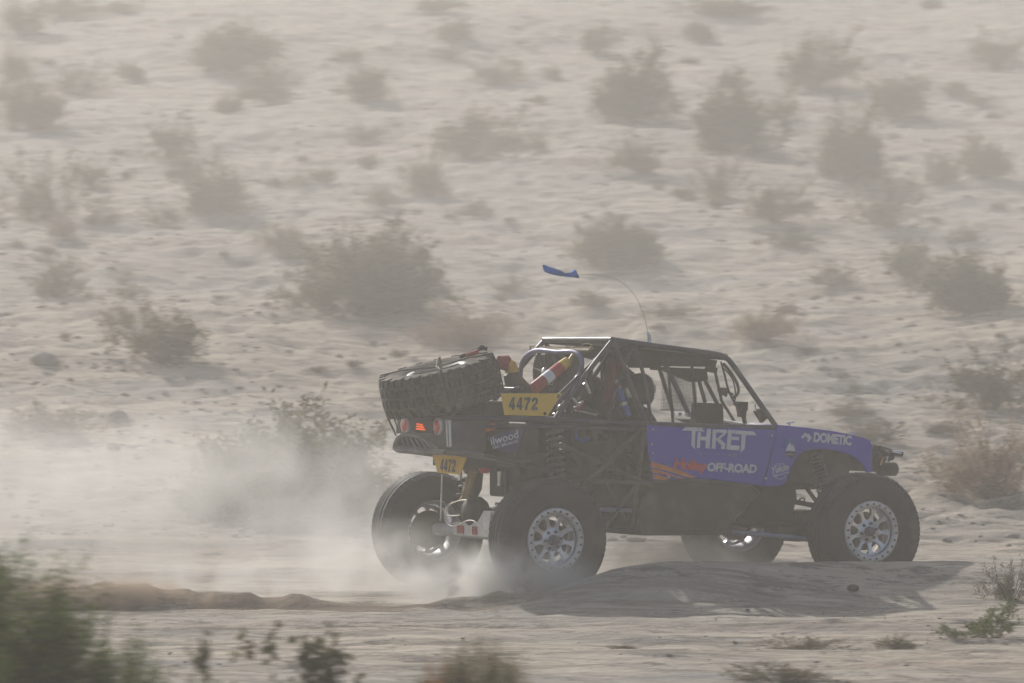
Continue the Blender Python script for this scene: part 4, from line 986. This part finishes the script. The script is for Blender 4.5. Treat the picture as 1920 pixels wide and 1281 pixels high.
# spare wheel lashed to the rack
sp = MB(); sp.lathe([(.262, -.128), (.240, -.128), (.225, -.07), (.215, 0), (.225, .07), (.262, .13), (.262, .12), (.235, .05)], 40, close=True); sp.lathe([(0, -.075), (.225, -.085), (.225, -.07), (0, -.06)], 40)
spo = sp.build('spare_wheel', M['alu'], car); spo['label'] = 'muddy spare wheel lying tilted on the rear deck'
tyre_mesh(False).build('tyre', [M['mudtyre'], M['lug']], spo)
s = MB(); s.lathe([(.212, -.128), (.214, -.146), (.262, -.150), (.272, -.142), (.272, -.13), (.212, -.128)], 48); s.build('beadlock_ring', M['ring'], spo)
s = MB(); s.lathe([(.06, -.10), (.20, -.16), (.21, -.165), (.06, -.11)], 8, sm=False, close=True)
for a in (1.0, 2.4, 4.3, 5.6):
    s.tube([V(0, -.165, 0), V(.3*math.cos(a), -.192, .3*math.sin(a)), V(.50*math.cos(a), -.185, .50*math.sin(a)), V(.535*math.cos(a), -.09, .535*math.sin(a)), V(.535*math.cos(a), .12, .535*math.sin(a))], .008, 6)
s.build('tie_down_strap', M['black'], spo)
s = MB(); s.tube([V(.25, -.20, -.1), V(.36, -.215, -.14)], .022, 8); s.build('ratchet_handle', M['redp'], spo)
s = MB(); s.tube([V(.22, -.20, -.05), V(.42, -.23, -.10), V(.46, -.21, -.12)], .018, 8); s.lathe([(.018, -.02), (.03, -.0), (.018, .02)], 12, c=(.42, -.23, -.10)); s.build('ratchet', M['black'], spo)
# local -y -> up, tilted to the rear (about the lateral axis)
spo.rotation_euler = (Matrix.Rotation(R(-14), 4, 'Y') @ Matrix.Rotation(R(-90), 4, 'X')).to_euler()
spo.location = (-.45, 0, 1.80)
s = MB()
for y in (-.4, .4): s.tube([V(-.62, y, 1.5), V(-.5, y, 1.6), V(.1, y, 1.78), V(.2, y, 1.55)], .02, 8)
s.tube([V(-.55, -.4, 1.56), V(-.55, .4, 1.56)], .02, 8); s.tube([V(.08, -.4, 1.77), V(.08, .4, 1.77)], .02, 8); s.build('wheel_rack', M['cage'], car)
# --- the occupant
def person():
    root = empty('person', (0, 0, 0)); root.parent = None
    y = -.32; J = dict(pel=(1.36, y, 1.03), waist=(1.33, y, 1.18), chest=(1.30, y, 1.42), neck=(1.31, y, 1.60), head=(1.34, y, 1.74), top=(1.34, y, 1.84))
    pts = [J['pel'], J['waist'], J['chest'], J['neck'], J['head'], J['top']]; rad = [.15, .14, .16, .06, .09, .07]
    ed = [(0, 1), (1, 2), (2, 3), (3, 4), (4, 5)]
    def add(p_, r_, par): pts.append(p_); rad.append(r_); ed.append((par, len(pts)-1)); return len(pts)-1
    for q in (-1, 1):
        a = add((1.31, y+q*.17, 1.50), .075, 2); b = add((1.45, y+q*.25, 1.27), .05, a); c_ = add((1.66, y+q*.17, 1.30), .04, b); add((1.74, y+q*.15, 1.32), .035, c_)
        a = add((1.45, y+q*.10, 1.02), .10, 0); b = add((1.78, y+q*.13, 1.12), .075, a); c_ = add((2.08, y+q*.12, .85), .05, b); add((2.2, y+q*.12, .86), .04, c_)
    me = bpy.data.meshes.new('body'); me.from_pydata(pts, ed, []); o = bpy.data.objects.new('person', me)
    sc.collection.objects.link(o); me.materials.append(M['suit'])
    sk_ = o.modifiers.new('skin', 'SKIN'); 
    for i, v in enumerate(me.skin_vertices[0].data): v.radius = (rad[i], rad[i]); v.use_root = (i == 0)
    su = o.modifiers.new('sub', 'SUBSURF'); su.levels = 2; su.render_levels = 2
    o.location = (OX, OY, 0); o.rotation_euler = (0, 0, PSI); bpy.data.objects.remove(root)
    tag(o, 'helmeted crew member in a dark race suit strapped in the near seat of the buggy', 'person')
    s = MB(); s.lathe([(0, .145), (.06, .135), (.105, .10), (.128, .04), (.132, -.02), (.125, -.08), (.10, -.125), (.085, -.13)], 28, c=(1.36, y, 1.76), ax='z'); hm = s.build('helmet', M['helmet'], o)
    s = MB(); vs = []
    for i in range(9):
        a = R(-65+i*130/8)
        for zz, rr_ in ((-.035, .138), (.0, .140), (.035, .136)): vs.append(V(1.36+math.cos(a)*rr_, y+math.sin(a)*rr_, 1.765+zz))
    s.add(vs, [(i*3+j, i*3+j+3, i*3+j+4, i*3+j+1) for i in range(8) for j in range(2)], True); s.build('visor', M['visor'], hm)
    s = MB()
    for q in (-1, 1):
        for k in range(4): s.tube([V(1.74, y+q*.15+(k-1.5)*.018, 1.325), V(1.80, y+q*.15+(k-1.5)*.02, 1.33), V(1.82, y+q*.15+(k-1.5)*.02, 1.30)], [.011, .008], 6)
        s.tube([V(1.73, y+q*.12, 1.32), V(1.77, y+q*.105, 1.34), V(1.80, y+q*.105, 1.345)], [.012, .009], 6)
    s.build('gloves', M['black'], o)
person()
# ------------------------------------------------------------------ dust and haze
def volmat(name, col, dens, nscale=1.2, lo=.35, hi=.75, aniso=.3, power=1.3, hetero=True):
    m = bpy.data.materials.new(name); m.use_nodes = True; t = m.node_tree; N_ = t.nodes; L_ = t.links
    N_.remove(N_['Principled BSDF']); v = N_.new('ShaderNodeVolumePrincipled'); L_.new(v.outputs[0], N_['Material Output'].inputs['Volume'])
    v.inputs['Color'].default_value = (*col, 1); v.inputs['Anisotropy'].default_value = aniso; v.inputs['Density'].default_value = dens
    if hetero:
        tc = N_.new('ShaderNodeTexCoord'); ln = N_.new('ShaderNodeVectorMath'); ln.operation = 'LENGTH'; L_.new(tc.outputs['Object'], ln.inputs[0])
        mr_ = N_.new('ShaderNodeMapRange'); mr_.interpolation_type = 'SMOOTHSTEP'; mr_.inputs[1].default_value = 1.0; mr_.inputs[2].default_value = .1; L_.new(ln.outputs['Value'], mr_.inputs[0])
        geo_ = N_.new('ShaderNodeNewGeometry'); nz = N_.new('ShaderNodeTexNoise'); nz.inputs['Scale'].default_value = nscale; nz.inputs['Detail'].default_value = 3.5; nz.inputs['Distortion'].default_value = .6
        L_.new(geo_.outputs['Position'], nz.inputs['Vector'])
        m2 = N_.new('ShaderNodeMapRange'); m2.inputs[1].default_value = lo; m2.inputs[2].default_value = hi; L_.new(nz.outputs[0], m2.inputs[0])
        a = N_.new('ShaderNodeMath'); a.operation = 'POWER'; L_.new(mr_.outputs[0], a.inputs[0]); a.inputs[1].default_value = power
        b = N_.new('ShaderNodeMath'); b.operation = 'MULTIPLY'; L_.new(a.outputs[0], b.inputs[0]); L_.new(m2.outputs[0], b.inputs[1])
        c_ = N_.new('ShaderNodeMath'); c_.operation = 'MULTIPLY'; L_.new(b.outputs[0], c_.inputs[0]); c_.inputs[1].default_value = dens
        L_.new(c_.outputs[0], v.inputs['Density'])
    return m
def cloud(name, loc, rad, dens, label, rz=0, col=(.93, .925, .90), **k):
    s = MB(); n, mm = 24, 12; vs = [V(0, 0, 1)]+[V(math.sin(math.pi*i/mm)*math.cos(2*math.pi*j/n), math.sin(math.pi*i/mm)*math.sin(2*math.pi*j/n), math.cos(math.pi*i/mm)) for i in range(1, mm) for j in range(n)]+[V(0, 0, -1)]
    fs = [(0, 1+j, 1+(j+1) % n) for j in range(n)]+[(1+(i-1)*n+j, 1+i*n+j, 1+i*n+(j+1) % n, 1+(i-1)*n+(j+1) % n) for i in range(1, mm-1) for j in range(n)]+[(len(vs)-1, 1+(mm-2)*n+(j+1) % n, 1+(mm-2)*n+j) for j in range(n)]
    s.add(vs, fs); o = s.build(name, volmat(name, col, dens, **k)); o.location = loc; o.scale = rad; o.rotation_euler = (0, 0, rz)
    tag(o, label, 'dust', kind='stuff'); return o
cloud('dust_cloud', (-4.6, 39.8, .80), (4.4, 2.4, 1.25), .68, 'tall pale dust plume drifting at the left edge behind the buggy', nscale=1.1, lo=.40, hi=.62)
cloud('dust_cloud', (-2.3, 39.4, .45), (4.6, 2.2, 1.55), .75, 'long low dust trail between the left edge and the rear wheels', nscale=1.6, lo=.44, hi=.62)
cloud('dust_cloud', (-.12, 34.50, .12), (1.15, .50, .50), 15, 'bright dust kicked up at the near rear tyre', nscale=3, lo=.36, hi=.68)
cloud('dust_cloud', (-1.1, 36.2, .20), (1.2, .65, .55), 5.5, 'dust swirling around the far rear tyre', nscale=2.4, lo=.34, hi=.7)
cloud('dust_cloud', (1.45, 36.7, .15), (1.2, .9, .5), 5.0, 'dust hanging under the belly of the buggy', nscale=2.2, lo=.34, hi=.7)
cloud('dust_cloud', (-2.6, 34.9, .12), (2.1, .5, .36), 3.0, 'low backlit dust over the brown soil ridge', nscale=2.6, lo=.36, hi=.72)
cloud('dust_cloud', (-3.3, 33.95, .08), (1.9, .28, .25), 13, 'brown spray of freshly dug soil over the ridge beside the corner bush', col=(.52, .43, .34), nscale=3.2, lo=.38, hi=.62)
cloud('dust_cloud', (6, 58, 3), (50, 22, 11), .0175, 'thin uneven veil of dust hanging over the lower slope', col=(.875, .85, .805), nscale=.16, lo=.30, hi=.65)
s = MB(); s.box((-165, -14, -1.5), (165, 255, 26)); o = s.build('haze', volmat('haze', (.885, .855, .81), .0040, aniso=.35, hetero=False)); tag(o, kind='stuff'); o['label'] = 'even dusty haze over the desert'; o['category'] = 'haze'
